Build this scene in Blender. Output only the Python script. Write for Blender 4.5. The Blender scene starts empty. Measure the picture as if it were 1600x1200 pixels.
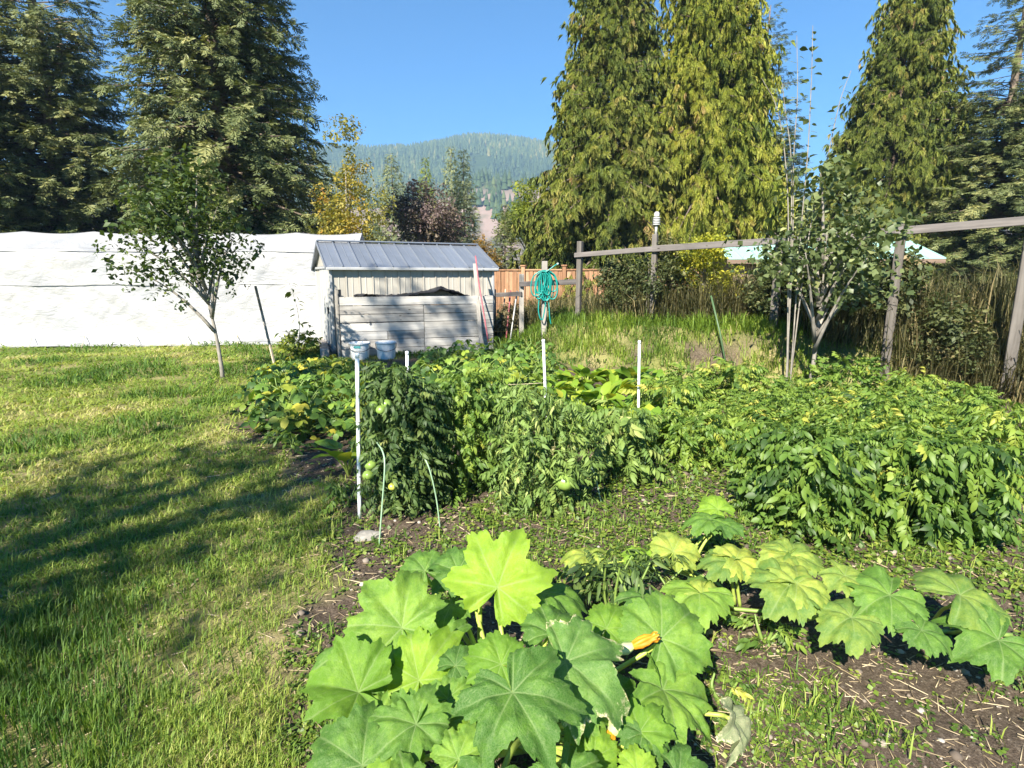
import bpy, bmesh, math, random
import numpy as np
from mathutils import Vector, Matrix

random.seed(7); np.random.seed(7)
RS = np.random.RandomState(11)
SC = bpy.context.scene
COL = SC.collection
R = math.radians

# ------------------------------------------------------------------ camera
PITCH, FPX, CAMZ = 10.6, 900.0, 1.5
cam = bpy.data.cameras.new('camera'); camo = bpy.data.objects.new('camera', cam); COL.objects.link(camo)
cam.sensor_width = 36.0; cam.lens = 36.0*FPX/1600.0
cam.clip_start = 0.05; cam.clip_end = 9000
camo.location = (0, 0, CAMZ); camo.rotation_euler = (R(90-PITCH), 0, 0)
SC.camera = camo

# ------------------------------------------------------------------ sky, sun, exposure
SUN = Vector((-0.33, -0.72, 0.61)).normalized()
sun_el = math.asin(SUN.z); sun_az = math.atan2(SUN.x, SUN.y)
W = bpy.data.worlds.new('World'); SC.world = W; W.use_nodes = True
wn = W.node_tree.nodes; wl = W.node_tree.links
for n in list(wn): wn.remove(n)
sky = wn.new('ShaderNodeTexSky'); sky.sky_type = 'NISHITA'; sky.sun_disc = False
sky.sun_elevation = sun_el; sky.sun_rotation = sun_az
sky.air_density = 1.0; sky.dust_density = 0.0; sky.ozone_density = 4.0; sky.altitude = 1500
bg = wn.new('ShaderNodeBackground'); bg.inputs['Strength'].default_value = 0.062
wo = wn.new('ShaderNodeOutputWorld')
hs = wn.new('ShaderNodeHueSaturation'); hs.inputs['Saturation'].default_value = 1.58; wl.new(sky.outputs[0], hs.inputs['Color']); wl.new(hs.outputs[0], bg.inputs[0]); wl.new(bg.outputs[0], wo.inputs[0])
sd = bpy.data.lights.new('sun', 'SUN'); sd.energy = 4.9; sd.angle = R(0.53); sd.color = (1.0, 0.93, 0.80)
so = bpy.data.objects.new('sun', sd); COL.objects.link(so)
so.rotation_euler = SUN.to_track_quat('Z', 'Y').to_euler(); so.location = (-8, -12, 18)
VS = SC.view_settings
VS.view_transform = 'Standard'; VS.look = 'None'; VS.gamma = 1.0; VS.use_curve_mapping = False
VS.exposure = 1.62
SC.display_settings.display_device = 'sRGB'
cy = SC.cycles
cy.max_bounces = 6; cy.diffuse_bounces = 3; cy.glossy_bounces = 2; cy.transmission_bounces = 3
cy.transparent_max_bounces = 6; cy.volume_bounces = 0
cy.sample_clamp_indirect = 6.0
cy.use_denoising = True

# ------------------------------------------------------------------ pixel -> place helpers
_p = R(PITCH)
_F = np.array([0, math.cos(_p), -math.sin(_p)]); _U = np.array([0, math.sin(_p), math.cos(_p)]); _Rt = np.array([1.0, 0, 0])
def ray(px, py):
    return _F + (px-800)/FPX*_Rt - (py-600)/FPX*_U
def at(px, py, Y):
    d = ray(px, py); k = Y/d[1]
    return np.array([0, 0, CAMZ]) + d*k
def gp(px, py, z=0.0):
    d = ray(px, py); k = (z-CAMZ)/d[2]
    return np.array([0, 0, CAMZ]) + d*k
def depth(p):
    return float((np.array(p)-np.array([0, 0, CAMZ])) @ _F)

# ------------------------------------------------------------------ noise
def _hash(i, j, s):
    n = (i*374761393 + j*668265263 + s*2147483647) & 0xFFFFFFFF
    n = ((n ^ (n >> 13))*1274126177) & 0xFFFFFFFF
    return ((n ^ (n >> 16)) & 0xFFFF)/65535.0
def vnoise(x, y, s=0):
    x = np.asarray(x, float); y = np.asarray(y, float)
    i = np.floor(x).astype(np.int64); j = np.floor(y).astype(np.int64)
    fx = x-i; fy = y-j; fx = fx*fx*(3-2*fx); fy = fy*fy*(3-2*fy)
    a = _hash(i, j, s); b = _hash(i+1, j, s); c = _hash(i, j+1, s); d = _hash(i+1, j+1, s)
    return (a*(1-fx)+b*fx)*(1-fy)+(c*(1-fx)+d*fx)*fy
def fbm(x, y, s=0, o=4):
    v = 0; a = 0.5; t = 0
    for k in range(o):
        v = v+a*vnoise(np.asarray(x)*2**k, np.asarray(y)*2**k, s+k*17); t += a; a *= 0.5
    return v/t
def sst(a, b, x):
    t = np.clip((np.asarray(x, float)-a)/(b-a), 0, 1); return t*t*(3-2*t)

# ------------------------------------------------------------------ terrain
BANK = np.array([(-0.9, 11.6), (0.25, 10.7), (0.95, 9.9), (2.0, 8.45), (3.7, 7.7), (6.5, 7.0), (14, 5.0), (60, -10)])
def polydist(x, y, P):
    """signed distance to open polyline, + on the left-hand (far) side"""
    x = np.asarray(x, float); y = np.asarray(y, float)
    best = np.full(x.shape, 1e9); sg = np.zeros(x.shape)
    for k in range(len(P)-1):
        ax, ay = P[k]; bx, by = P[k+1]; dx, dy = bx-ax, by-ay
        t = np.clip(((x-ax)*dx+(y-ay)*dy)/(dx*dx+dy*dy), 0, 1)
        d = np.hypot(x-ax-t*dx, y-ay-t*dy)
        s = np.sign(dx*(y-ay)-dy*(x-ax))
        m = d < best; best = np.where(m, d, best); sg = np.where(m, s, sg)
    return best*sg
GARD = np.array([gp(440, 1240)[:2], gp(505, 1000)[:2], gp(530, 900)[:2], gp(520, 800)[:2], gp(460, 712)[:2], gp(360, 672)[:2],
                 gp(420, 590)[:2], gp(560, 566)[:2], gp(790, 552)[:2], (0.25, 10.5), (0.95, 9.7), (2.0, 8.3), (3.7, 7.5), (6.5, 6.8), (9, 5), (9, 0.3), (0, 0.3)])
def inpoly(x, y, P):
    x = np.asarray(x, float); y = np.asarray(y, float)
    c = np.zeros(x.shape, bool); n = len(P)
    for k in range(n):
        ax, ay = P[k]; bx, by = P[(k+1) % n]
        if ay == by: continue
        c ^= ((ay > y) != (by > y)) & (x < (bx-ax)*(y-ay)/(by-ay)+ax)
    return c
def garden(x, y):
    """soft 0..1 mask of the dug bed"""
    w = 0.22
    n1 = (fbm(np.asarray(x)*2.3, np.asarray(y)*2.3, 5)-0.5)*0.7; n2 = (fbm(np.asarray(x)*2.3+40, np.asarray(y)*2.3, 6)-0.5)*0.7
    s = 0
    for dx, dy in ((0, 0), (w, 0), (-w, 0), (0, w), (0, -w)):
        s = s+inpoly(np.asarray(x)+dx*0.5+n1, np.asarray(y)+dy*0.5+n2, GARD)
    return s/5.0
def bankmask(x, y):
    return sst(-0.05, 0.85, polydist(x, y, BANK)+(fbm(np.asarray(x)*1.4, np.asarray(y)*1.4, 9)-0.5)*0.7)
def hgt(x, y):
    x = np.asarray(x, float); y = np.asarray(y, float)
    r = np.hypot(x, y)
    amp = 0.66*sst(-0.7, 1.3, x)*(1+0.06*np.clip(x-2, 0, 6))
    z = amp*bankmask(x, y)
    z = z+(fbm(x*0.5, y*0.5, 3)-0.5)*0.10*sst(1, 5, r)*(1-garden(x, y)*0.7)
    g = garden(x, y)
    z = z+g*((fbm(x*5, y*5, 21, 4)-0.5)*0.07+(fbm(x*22, y*22, 22, 2)-0.5)*0.022)
    z = z+(1-g)*(fbm(x*3, y*3, 31, 3)-0.5)*0.04*np.exp(-r/15)
    z = z+sst(120, 900, r)*0.0
    return z
def hz(x, y): return float(hgt(np.array([x]), np.array([y]))[0])
def gnd(px, py, z0=0.0):
    p = gp(px, py, z0)
    for _ in range(4): p = gp(px, py, hz(p[0], p[1]))
    p[2] = hz(p[0], p[1]); return p

# ------------------------------------------------------------------ mesh helpers
def mk_mesh(name, V, F, mat=None, var=None, smooth=False, attrs=None):
    """F: list of index arrays (n x 3 and/or n x 4)"""
    V = np.asarray(V, np.float32)
    if not isinstance(F, (list, tuple)): F = [F]
    F = [np.asarray(f, np.int32) for f in F if len(f)]
    me = bpy.data.meshes.new(name)
    me.vertices.add(len(V)); me.vertices.foreach_set('co', V.ravel())
    nl = sum(f.size for f in F); npol = sum(len(f) for f in F)
    me.loops.add(nl); me.loops.foreach_set('vertex_index', np.concatenate([f.ravel() for f in F]))
    me.polygons.add(npol)
    tot = np.concatenate([np.full(len(f), f.shape[1], np.int32) for f in F])
    me.polygons.foreach_set('loop_start', np.concatenate([[0], np.cumsum(tot)[:-1]]).astype(np.int32))
    if smooth: me.polygons.foreach_set('use_smooth', np.ones(npol, bool))
    me.update(calc_edges=True)
    if var is not None:
        a = me.attributes.new('var', 'FLOAT', 'POINT'); a.data.foreach_set('value', np.asarray(var, np.float32))
    for k, v in (attrs or {}).items():
        a = me.attributes.new(k, 'FLOAT', 'POINT'); a.data.foreach_set('value', np.asarray(v, np.float32))
    if mat: me.materials.append(mat)
    return me
def link(name, me, parent=None, loc=(0, 0, 0), rot=(0, 0, 0), **props):
    o = bpy.data.objects.new(name, me); COL.objects.link(o)
    o.location = loc; o.rotation_euler = rot
    if parent: o.parent = parent
    for k, v in props.items(): o[k] = v
    return o
def thing(name, label, cat, loc=(0, 0, 0), rotz=0.0, group=None):
    o = bpy.data.objects.new(name, None); COL.objects.link(o)
    o.empty_display_size = 0.1
    o.location = tuple(float(c) for c in loc); o.rotation_euler = (0, 0, rotz); o['label'] = label; o['category'] = cat
    if group: o['group'] = group
    return o
def tag(o, label, cat, group=None):
    o['label'] = label; o['category'] = cat
    if group: o['group'] = group
    return o
class Acc:
    def __init__(s): s.V = []; s.F = []; s.v = []; s.n = 0
    def raw(s, V, F, var=0.5):
        V = np.asarray(V, float); F = np.asarray(F)
        s.V.append(V); s.F.append(F+s.n); s.n += len(V)
        s.v.append(np.full(len(V), var) if np.isscalar(var) else np.asarray(var))
    def inst(s, tmpl, M, T, var):
        tv, tf = tmpl; n = len(T)
        if n == 0: return
        V = np.einsum('nij,kj->nki', M, tv)+T[:, None, :]
        F = tf[None]+(np.arange(n)*len(tv))[:, None, None]
        s.raw(V.reshape(-1, 3), F.reshape(-1, tf.shape[1]), np.repeat(var, len(tv)))
    def build(s, name, mat, parent=None, org=(0, 0, 0), smooth=False, **props):
        V = np.concatenate(s.V)-np.asarray(org); t = [f for f in s.F if f.shape[1] == 3]; q = [f for f in s.F if f.shape[1] == 4]
        F = ([np.concatenate(t)] if t else [])+([np.concatenate(q)] if q else [])
        me = mk_mesh(name, V, F, mat, np.concatenate(s.v), smooth)
        return link(name, me, parent, **props)
def norm(a): return a/np.maximum(np.linalg.norm(a, axis=-1, keepdims=True), 1e-9)
def frames(d, up, roll=None):
    """matrices with columns (d, side, normal); normal as close to up as possible, then rolled"""
    d = norm(d); up = np.broadcast_to(up, d.shape)
    s = norm(np.cross(up, d)); n = np.cross(d, s)
    if roll is not None:
        c = np.cos(roll)[:, None]; q = np.sin(roll)[:, None]
        s, n = s*c+n*q, n*c-s*q
    return np.stack([d, s, n], axis=2)
def scaled(M, sc):
    sc = np.asarray(sc, float)
    if sc.ndim == 1: return M*sc[:, None, None]
    return M*sc[:, None, :]
def tube(P, rad, seg=6, cap=True):
    P = np.asarray(P, float); n = len(P); rad = np.broadcast_to(np.asarray(rad, float), (n,))
    T = np.gradient(P, axis=0) if n > 2 else np.repeat((P[1]-P[0])[None], n, 0)
    T = norm(T); ref = np.array([0.31, 0.17, 0.93]) if abs(T[0] @ np.array([0.31, 0.17, 0.93])) < 0.9 else np.array([1.0, 0.1, 0])
    A = norm(np.cross(np.broadcast_to(ref, T.shape), T)); B = np.cross(T, A)
    a = np.arange(seg)/seg*2*np.pi
    V = P[:, None]+rad[:, None, None]*(np.cos(a)[None, :, None]*A[:, None]+np.sin(a)[None, :, None]*B[:, None])
    V = V.reshape(-1, 3); i = np.arange(n-1)[:, None]*seg; k = np.arange(seg)[None]; k2 = (k+1) % seg
    Fq = np.stack([i+k, i+k2, i+seg+k2, i+seg+k], -1).reshape(-1, 4)
    F3 = np.zeros((0, 3), int)
    if cap:
        c0 = len(V); V = np.vstack([V, P[:1], P[-1:]])
        kk = np.arange(seg); k2 = (kk+1) % seg; l = (n-1)*seg
        F3 = np.vstack([np.stack([k2, kk, np.full(seg, c0)], 1), np.stack([l+kk, l+k2, np.full(seg, c0+1)], 1)])
    return V, Fq, F3
def add_tube(acc, P, rad, seg=6, var=0.5, cap=True):
    V, q, t = tube(P, rad, seg, cap)
    q2 = np.vstack([q[:, [0, 1, 2]], q[:, [0, 2, 3]]])
    acc.raw(V, np.vstack([q2, t]) if len(t) else q2, var)
def bez(a, b, c, n=10):
    t = np.linspace(0, 1, n)[:, None]; a, b, c = map(np.asarray, (a, b, c))
    return a*(1-t)**2+2*b*t*(1-t)+c*t*t
def crv(pts, n=24):
    """Catmull-Rom through the points"""
    P = np.asarray(pts, float); P = np.vstack([2*P[0]-P[1], P, 2*P[-1]-P[-2]]); out = []
    m = len(P)-3
    for k in range(m):
        p0, p1, p2, p3 = P[k:k+4]
        for t in np.linspace(0, 1, max(2, n//m), endpoint=False):
            out.append(0.5*((2*p1)+(-p0+p2)*t+(2*p0-5*p1+4*p2-p3)*t*t+(-p0+3*p1-3*p2+p3)*t**3))
    out.append(P[-2]); return np.array(out)
def tube_obj(name, P, rad, mat, parent=None, seg=8, org=(0, 0, 0), **props):
    V, q, t = tube(P, rad, seg)
    return link(name, mk_mesh(name, V-np.asarray(org), [q, t], mat, smooth=True), parent, **props)
def box_mesh(name, sx, sy, sz, mat, bev=0.0, c=(0, 0, 0), jitter=0.0):
    bm = bmesh.new(); bmesh.ops.create_cube(bm, size=1.0)
    for v in bm.verts: v.co = Vector((v.co.x*sx, v.co.y*sy, v.co.z*sz))
    if bev: bmesh.ops.bevel(bm, geom=list(bm.edges), offset=bev, segments=1, affect='EDGES')
    for v in bm.verts:
        v.co += Vector(c)+Vector([random.uniform(-jitter, jitter) for _ in range(3)])
    me = bpy.data.meshes.new(name); bm.to_mesh(me); bm.free()
    if mat: me.materials.append(mat)
    return me
def box(name, sx, sy, sz, mat, parent=None, loc=(0, 0, 0), rot=(0, 0, 0), bev=0.0, jitter=0.0, **props):
    return link(name, box_mesh(name, sx, sy, sz, mat, bev, jitter=jitter), parent, loc, rot, **props)
def lathe(prof, seg=20, rib=0, ribamp=0.0):
    V = []; n = len(prof)
    a = np.arange(seg)/seg*2*np.pi
    for r, z in prof:
        m = 1+ribamp*np.cos(rib*a) if rib else np.ones(seg)
        V.append(np.stack([r*m*np.cos(a), r*m*np.sin(a), np.full(seg, z)], 1))
    V = np.concatenate(V); i = np.arange(n-1)[:, None]*seg; k = np.arange(seg)[None]; k2 = (k+1) % seg
    return V, np.stack([i+k, i+k2, i+seg+k2, i+seg+k], -1).reshape(-1, 4)

# ------------------------------------------------------------------ materials
def new_mat(name):
    m = bpy.data.materials.new(name); m.use_nodes = True
    nt = m.node_tree; nt.nodes.clear()
    return m, nt, nt.nodes, nt.links
def ramp(nt, stops, src):
    r = nt.nodes.new('ShaderNodeValToRGB'); e = r.color_ramp.elements
    while len(e) < len(stops): e.new(0.5)
    for k, (p, c) in enumerate(stops): e[k].position = p; e[k].color = (*c, 1)
    nt.links.new(src, r.inputs[0]); return r.outputs[0]
def noise_tex(nt, scale, detail=4, vec=None, rough=0.55, dist=0.0):
    n = nt.nodes.new('ShaderNodeTexNoise'); n.inputs['Scale'].default_value = scale; n.inputs['Detail'].default_value = detail
    n.inputs['Roughness'].default_value = rough; n.inputs['Distortion'].default_value = dist
    if vec is not None: nt.links.new(vec, n.inputs['Vector'])
    return n
def coords(nt, which='Object', scale=(1, 1, 1)):
    t = nt.nodes.new('ShaderNodeTexCoord'); mp = nt.nodes.new('ShaderNodeMapping'); mp.inputs['Scale'].default_value = scale
    nt.links.new(t.outputs[which], mp.inputs[0]); return mp.outputs[0]
def mixc(nt, fac, a, b, mode='MIX'):
    m = nt.nodes.new('ShaderNodeMix'); m.data_type = 'RGBA'; m.blend_type = mode
    def put(sock, v):
        if hasattr(v, 'is_output') or isinstance(v, bpy.types.NodeSocket): nt.links.new(v, sock)
        elif isinstance(v, (int, float)): sock.default_value = v
        else: sock.default_value = (*v, 1)
    put(m.inputs[0], fac); put(m.inputs[6], a); put(m.inputs[7], b)
    return m.outputs[2]
def math_n(nt, op, a, b=None):
    m = nt.nodes.new('ShaderNodeMath'); m.operation = op
    for k, v in ((0, a), (1, b)):
        if v is None: continue
        if isinstance(v, bpy.types.NodeSocket): nt.links.new(v, m.inputs[k])
        else: m.inputs[k].default_value = v
    return m.outputs[0]
def out(nt, sh):
    o = nt.nodes.new('ShaderNodeOutputMaterial'); nt.links.new(sh, o.inputs[0])
def pbr(nt, col, rough=0.6, metal=0.0, bump=None, bstr=0.3, bdist=0.01, spec=0.5):
    b = nt.nodes.new('ShaderNodeBsdfPrincipled')
    if isinstance(col, bpy.types.NodeSocket): nt.links.new(col, b.inputs['Base Color'])
    else: b.inputs['Base Color'].default_value = (*col, 1)
    if isinstance(rough, bpy.types.NodeSocket): nt.links.new(rough, b.inputs['Roughness'])
    else: b.inputs['Roughness'].default_value = rough
    b.inputs['Metallic'].default_value = metal; b.inputs['Specular IOR Level'].default_value = spec
    if bump is not None:
        bn = nt.nodes.new('ShaderNodeBump'); bn.inputs['Strength'].default_value = bstr; bn.inputs['Distance'].default_value = bdist
        nt.links.new(bump, bn.inputs['Height']); nt.links.new(bn.outputs[0], b.inputs['Normal'])
    return b.outputs[0]
def attr(nt, name):
    a = nt.nodes.new('ShaderNodeAttribute'); a.attribute_name = name; return a.outputs['Fac']
def foliage(name, stops, trans=0.3, rough=0.55, by='var', patch=0.0, spec=0.35):
    """leaf material: colour from a per-leaf random value, thin-leaf translucency"""
    m, nt, N, L = new_mat(name)
    if by == 'var': src = attr(nt, 'var')
    else:
        oi = N.new('ShaderNodeObjectInfo'); src = oi.outputs['Random']
    if patch:
        nz = noise_tex(nt, patch, 2, coords(nt, 'Object')); s2 = math_n(nt, 'SUBTRACT', nz.outputs[0], 0.5)
        src = math_n(nt, 'ADD', src, math_n(nt, 'MULTIPLY', s2, 0.9))
    c = ramp(nt, stops, src)
    b = pbr(nt, c, rough, spec=spec)
    t = N.new('ShaderNodeBsdfTranslucent'); tc = mixc(nt, 1.0, c, (1.5, 1.5, 0.55), 'MULTIPLY'); L.new(tc, t.inputs[0])
    mx = N.new('ShaderNodeMixShader'); mx.inputs[0].default_value = trans
    L.new(b, mx.inputs[1]); L.new(t.outputs[0], mx.inputs[2]); out(nt, mx.outputs[0])
    return m
def wood(name, c1, c2, c3, axis='x', scale=1.0, rough=0.85, rnd=0.25):
    m, nt, N, L = new_mat(name)
    oi = N.new('ShaderNodeObjectInfo')
    st = {'x': (1.2, 22, 22), 'y': (22, 1.2, 22), 'z': (22, 22, 1.2)}[axis]
    t = N.new('ShaderNodeTexCoord'); add = N.new('ShaderNodeVectorMath'); add.operation = 'ADD'
    sc = N.new('ShaderNodeVectorMath'); sc.operation = 'SCALE'; sc.inputs['Scale'].default_value = 30
    cmb = N.new('ShaderNodeCombineXYZ')
    for k in range(3): L.new(oi.outputs['Random'], cmb.inputs[k])
    L.new(cmb.outputs[0], sc.inputs[0]); L.new(t.outputs['Object'], add.inputs[0]); L.new(sc.outputs[0], add.inputs[1])
    mp = N.new('ShaderNodeMapping'); mp.inputs['Scale'].default_value = tuple(s*scale for s in st); L.new(add.outputs[0], mp.inputs[0])
    n1 = noise_tex(nt, 1.0, 6, mp.outputs[0], 0.65, 0.4); n2 = noise_tex(nt, 3.0, 3, add.outputs[0])
    v = math_n(nt, 'ADD', math_n(nt, 'MULTIPLY', n1.outputs[0], 0.75), math_n(nt, 'MULTIPLY', n2.outputs[0], 0.3))
    v = math_n(nt, 'ADD', v, math_n(nt, 'MULTIPLY', math_n(nt, 'SUBTRACT', oi.outputs['Random'], 0.5), rnd))
    c = ramp(nt, [(0.3, c1), (0.52, c2), (0.75, c3)], v)
    vo = N.new('ShaderNodeTexVoronoi'); vo.inputs['Scale'].default_value = 3.4
    mp2 = N.new('ShaderNodeMapping'); mp2.inputs['Scale'].default_value = {'x': (.8, 2.2, 2.2), 'y': (2.2, .8, 2.2), 'z': (2.2, 2.2, .8)}[axis]
    L.new(add.outputs[0], mp2.inputs[0]); L.new(mp2.outputs[0], vo.inputs['Vector'])
    kn = ramp(nt, [(0.04, (0.25, 0.22, 0.2)), (0.09, (1, 1, 1))], vo.outputs['Distance'])
    c = mixc(nt, 1.0, c, kn, 'MULTIPLY')
    out(nt, pbr(nt, c, rough, bump=n1.outputs[0], bstr=0.5, bdist=0.004, spec=0.2))
    return m
def plain(name, c, rough=0.5, metal=0.0, var=0.12, scale=6, bstr=0.1, dirt=None):
    m, nt, N, L = new_mat(name)
    n = noise_tex(nt, scale, 5, coords(nt, 'Object'))
    lo = tuple(x*(1-var) for x in c); hi = tuple(min(1, x*(1+var)) for x in c)
    col = ramp(nt, [(0.3, lo), (0.7, hi)], n.outputs[0])
    if dirt:
        n2 = noise_tex(nt, 2.2, 6, coords(nt, 'Object', (3, 3, 0.7)), 0.7)
        f = ramp(nt, [(0.5, (0, 0, 0)), (0.75, (1, 1, 1))], n2.outputs[0]); col = mixc(nt, math_n(nt, 'MULTIPLY', f, 0.45), col, dirt)
    out(nt, pbr(nt, col, rough, metal, n.outputs[0], bstr, 0.004))
    return m

M = {}
M['stem_green'] = plain('stem green', (0.16, 0.24, 0.05), 0.55, var=0.3, scale=14)
M['stem_pale'] = plain('petiole pale green', (0.30, 0.38, 0.07), 0.5, var=0.25, scale=12)
M['stem_brown'] = plain('bark brown', (0.13, 0.10, 0.075), 0.9, var=0.35, scale=12, bstr=0.6)
M['bark_grey'] = plain('bark grey', (0.22, 0.20, 0.17), 0.9, var=0.35, scale=9, bstr=0.6)
M['grey_board'] = wood('weathered board', (0.17, 0.16, 0.15), (0.36, 0.345, 0.32), (0.52, 0.50, 0.47), 'x')
M['grey_post'] = wood('weathered post', (0.14, 0.125, 0.11), (0.27, 0.25, 0.22), (0.40, 0.37, 0.33), 'z')
M['rail_wood'] = wood('rail wood', (0.06, 0.055, 0.055), (0.115, 0.105, 0.10), (0.19, 0.17, 0.16), 'x')  # wood darkened: shade on the rails put into the colour
M['dark_post'] = wood('dark post', (0.05, 0.045, 0.04), (0.095, 0.085, 0.075), (0.16, 0.145, 0.13), 'z')  # fence post shade put into the dark wood colour too
M['cedar'] = wood('stained cedar', (0.17, 0.09, 0.05), (0.29, 0.16, 0.09), (0.38, 0.235, 0.145), 'z', rnd=0.35)
M['white_stake'] = plain('white coated stake', (0.80, 0.83, 0.82), 0.4, var=0.12, scale=22)
M['green_wire'] = plain('green coated wire', (0.25, 0.38, 0.24), 0.45, var=0.2)
M['pale_wood'] = wood('pale stake wood', (0.18, 0.13, 0.09), (0.36, 0.28, 0.20), (0.50, 0.41, 0.30), 'z', rnd=0.2)
M['white_pail'] = plain('white plastic', (0.80, 0.80, 0.77), 0.4, var=0.05)
M['teal_label'] = plain('teal label', (0.10, 0.45, 0.42), 0.5)
M['black_sheet'] = plain('black sheet', (0.02, 0.02, 0.024), 0.5, var=0.4, scale=18, bstr=0.8)
M['red_paint'] = plain('red painted rod', (0.36, 0.10, 0.12), 0.6, var=0.4, scale=10)
M['hose'] = plain('teal hose', (0.008, 0.22, 0.19), 0.35, var=0.2)
M['hose_light'] = plain('light hose end', (0.35, 0.45, 0.42), 0.5)
M['twine'] = plain('twine', (0.50, 0.42, 0.27), 0.9)
M['stone'] = plain('pale stone', (0.24, 0.225, 0.20), 0.9, var=0.25, scale=20, bstr=0.8)
M['dark_metal'] = plain('dark metal', (0.04, 0.04, 0.045), 0.4, 0.6)
M['sensor'] = plain('grey plastic', (0.38, 0.39, 0.38), 0.5)
M['sensor_pipe'] = plain('galvanised pipe', (0.5, 0.5, 0.48), 0.45, 0.3)

# ================================================================== LARGE STRUCTURE
# ------------------------------------------------------------------ ground
def axis(fine0, fine1, step, lo, hi, g=1.16):
    a = list(np.arange(fine0, fine1+1e-6, step)); s = step; x = a[-1]
    while x < hi: s *= g; x += s; a.append(x)
    s = step; x = a[0]; b = []
    while x > lo: s *= g; x -= s; b.append(x)
    return np.array(b[::-1]+a)
gx = axis(-3.6, 3.6, 0.045, -3500, 3500); gy = np.concatenate([axis(1.0, 5.5, 0.042, -60, 5.4), axis(5.6, 13.5, 0.09, 5.7, 4000)])
gy = np.unique(np.round(gy, 4)); gy = gy[np.concatenate([[True], np.diff(gy) > 0.02])]
GX, GY = np.meshgrid(gx, gy); nx, ny = len(gx), len(gy)
GZ = hgt(GX.ravel(), GY.ravel())
i = np.arange(ny-1)[:, None]*nx+np.arange(nx-1)[None]
gq = np.stack([i, i+1, i+nx+1, i+nx], -1).reshape(-1, 4)
soilm = np.maximum(garden(GX.ravel(), GY.ravel()), 0)
# bare scarp of the bank
bd = polydist(GX.ravel(), GY.ravel(), BANK)
scarp = np.exp(-((bd-0.35)/0.22)**2)*sst(0.6, 1.6, GX.ravel())*sst(0.42, 0.62, fbm(GX.ravel()*1.3, GY.ravel()*1.3, 77))
m, nt, N, L = new_mat('ground of dry lawn and dug soil')
co = coords(nt, 'Object')
n1 = noise_tex(nt, 1.7, 5, co); n2 = noise_tex(nt, 45, 8, co, 0.75); n3 = noise_tex(nt, 120, 3, co)
lawnc = ramp(nt, [(0.36, (0.10, 0.12, 0.03)), (0.5, (0.20, 0.195, 0.07)), (0.62, (0.33, 0.27, 0.14))], math_n(nt, 'ADD', math_n(nt, 'MULTIPLY', n1.outputs[0], 0.6), math_n(nt, 'MULTIPLY', n2.outputs[0], 0.4)))
soilc = ramp(nt, [(0.32, (0.035, 0.027, 0.02)), (0.5, (0.09, 0.068, 0.05)), (0.63, (0.18, 0.145, 0.11)), (0.78, (0.30, 0.255, 0.20))], math_n(nt, 'ADD', math_n(nt, 'MULTIPLY', n2.outputs[0], 0.6), math_n(nt, 'MULTIPLY', n3.outputs[0], 0.4)))
c = mixc(nt, attr(nt, 'soil'), lawnc, soilc)
out(nt, pbr(nt, c, 0.95, bump=n2.outputs[0], bstr=0.8, bdist=0.02, spec=0.1)); M['ground'] = m
link('ground', mk_mesh('ground', np.stack([GX.ravel(), GY.ravel(), GZ], 1), gq, m, smooth=True,
     attrs={'soil': np.clip(soilm+scarp, 0, 1)}), kind='structure')

# ------------------------------------------------------------------ mountain
def elev_y(py): return math.atan((600-py)/FPX)-_p
RID_PX = np.array([-600, 0, 200, 400, 520, 560, 600, 650, 690, 730, 770, 810, 850, 1000, 1200, 1600, 2400])
RID_PY = np.array([330, 285, 262, 248, 243, 242, 245, 244, 237, 228, 224, 229, 234, 262, 300, 330, 360])
def mtn(x, y):
    px = 800+FPX*x/np.maximum(y, 1)*math.cos(_p)
    rpy = np.interp(px, RID_PX, RID_PY)
    el = np.arctan((600-rpy)/FPX)-_p
    top = np.tan(el)*1350
    f = sst(420, 1350, y); back = 1-0.5*sst(1350, 2400, y)
    z = top*f*back
    spur = 62*np.exp(-((y-560)/130)**2)*np.exp(-((x-40)/520)**2)*(0.7+0.6*fbm(x/90, y/90, 51))
    z = z+spur+(fbm(x/160, y/160, 50)-0.5)*50*f*(1-sst(1050, 1350, y)*0.9)
    return z*sst(330, 520, y)-3
mx_ = np.linspace(-2300, 2300, 200); my_ = np.linspace(330, 2300, 130)
MX, MY = np.meshgrid(mx_, my_); MZ = mtn(MX.ravel(), MY.ravel())
i = np.arange(129)[:, None]*200+np.arange(199)[None]; mq = np.stack([i, i+1, i+201, i+200], -1).reshape(-1, 4)
m, nt, N, L = new_mat('forested mountain')
co = coords(nt, 'Object'); n1 = noise_tex(nt, 0.012, 5, co); n2 = noise_tex(nt, 0.09, 4, co)
gc = ramp(nt, [(0.35, (0.022, 0.04, 0.018)), (0.6, (0.05, 0.075, 0.025))], n2.outputs[0])
geo = N.new('ShaderNodeNewGeometry'); sx = N.new('ShaderNodeSeparateXYZ'); L.new(geo.outputs['Normal'], sx.inputs[0])
rk = ramp(nt, [(0.46, (0, 0, 0)), (0.54, (1, 1, 1))], n1.outputs[0])
posn = N.new('ShaderNodeSeparateXYZ'); L.new(co, posn.inputs[0])
low = ramp(nt, [(0.3, (1, 1, 1)), (0.45, (0, 0, 0))], math_n(nt, 'DIVIDE', posn.outputs['Z'], 220.0))
c = mixc(nt, math_n(nt, 'MULTIPLY', rk, low), gc, (0.26, 0.19, 0.16))
out(nt, pbr(nt, c, 0.95, spec=0.1))
link('mountain', mk_mesh('mountain', np.stack([MX.ravel(), MY.ravel(), MZ], 1), mq, m, smooth=True), kind='structure')
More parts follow.
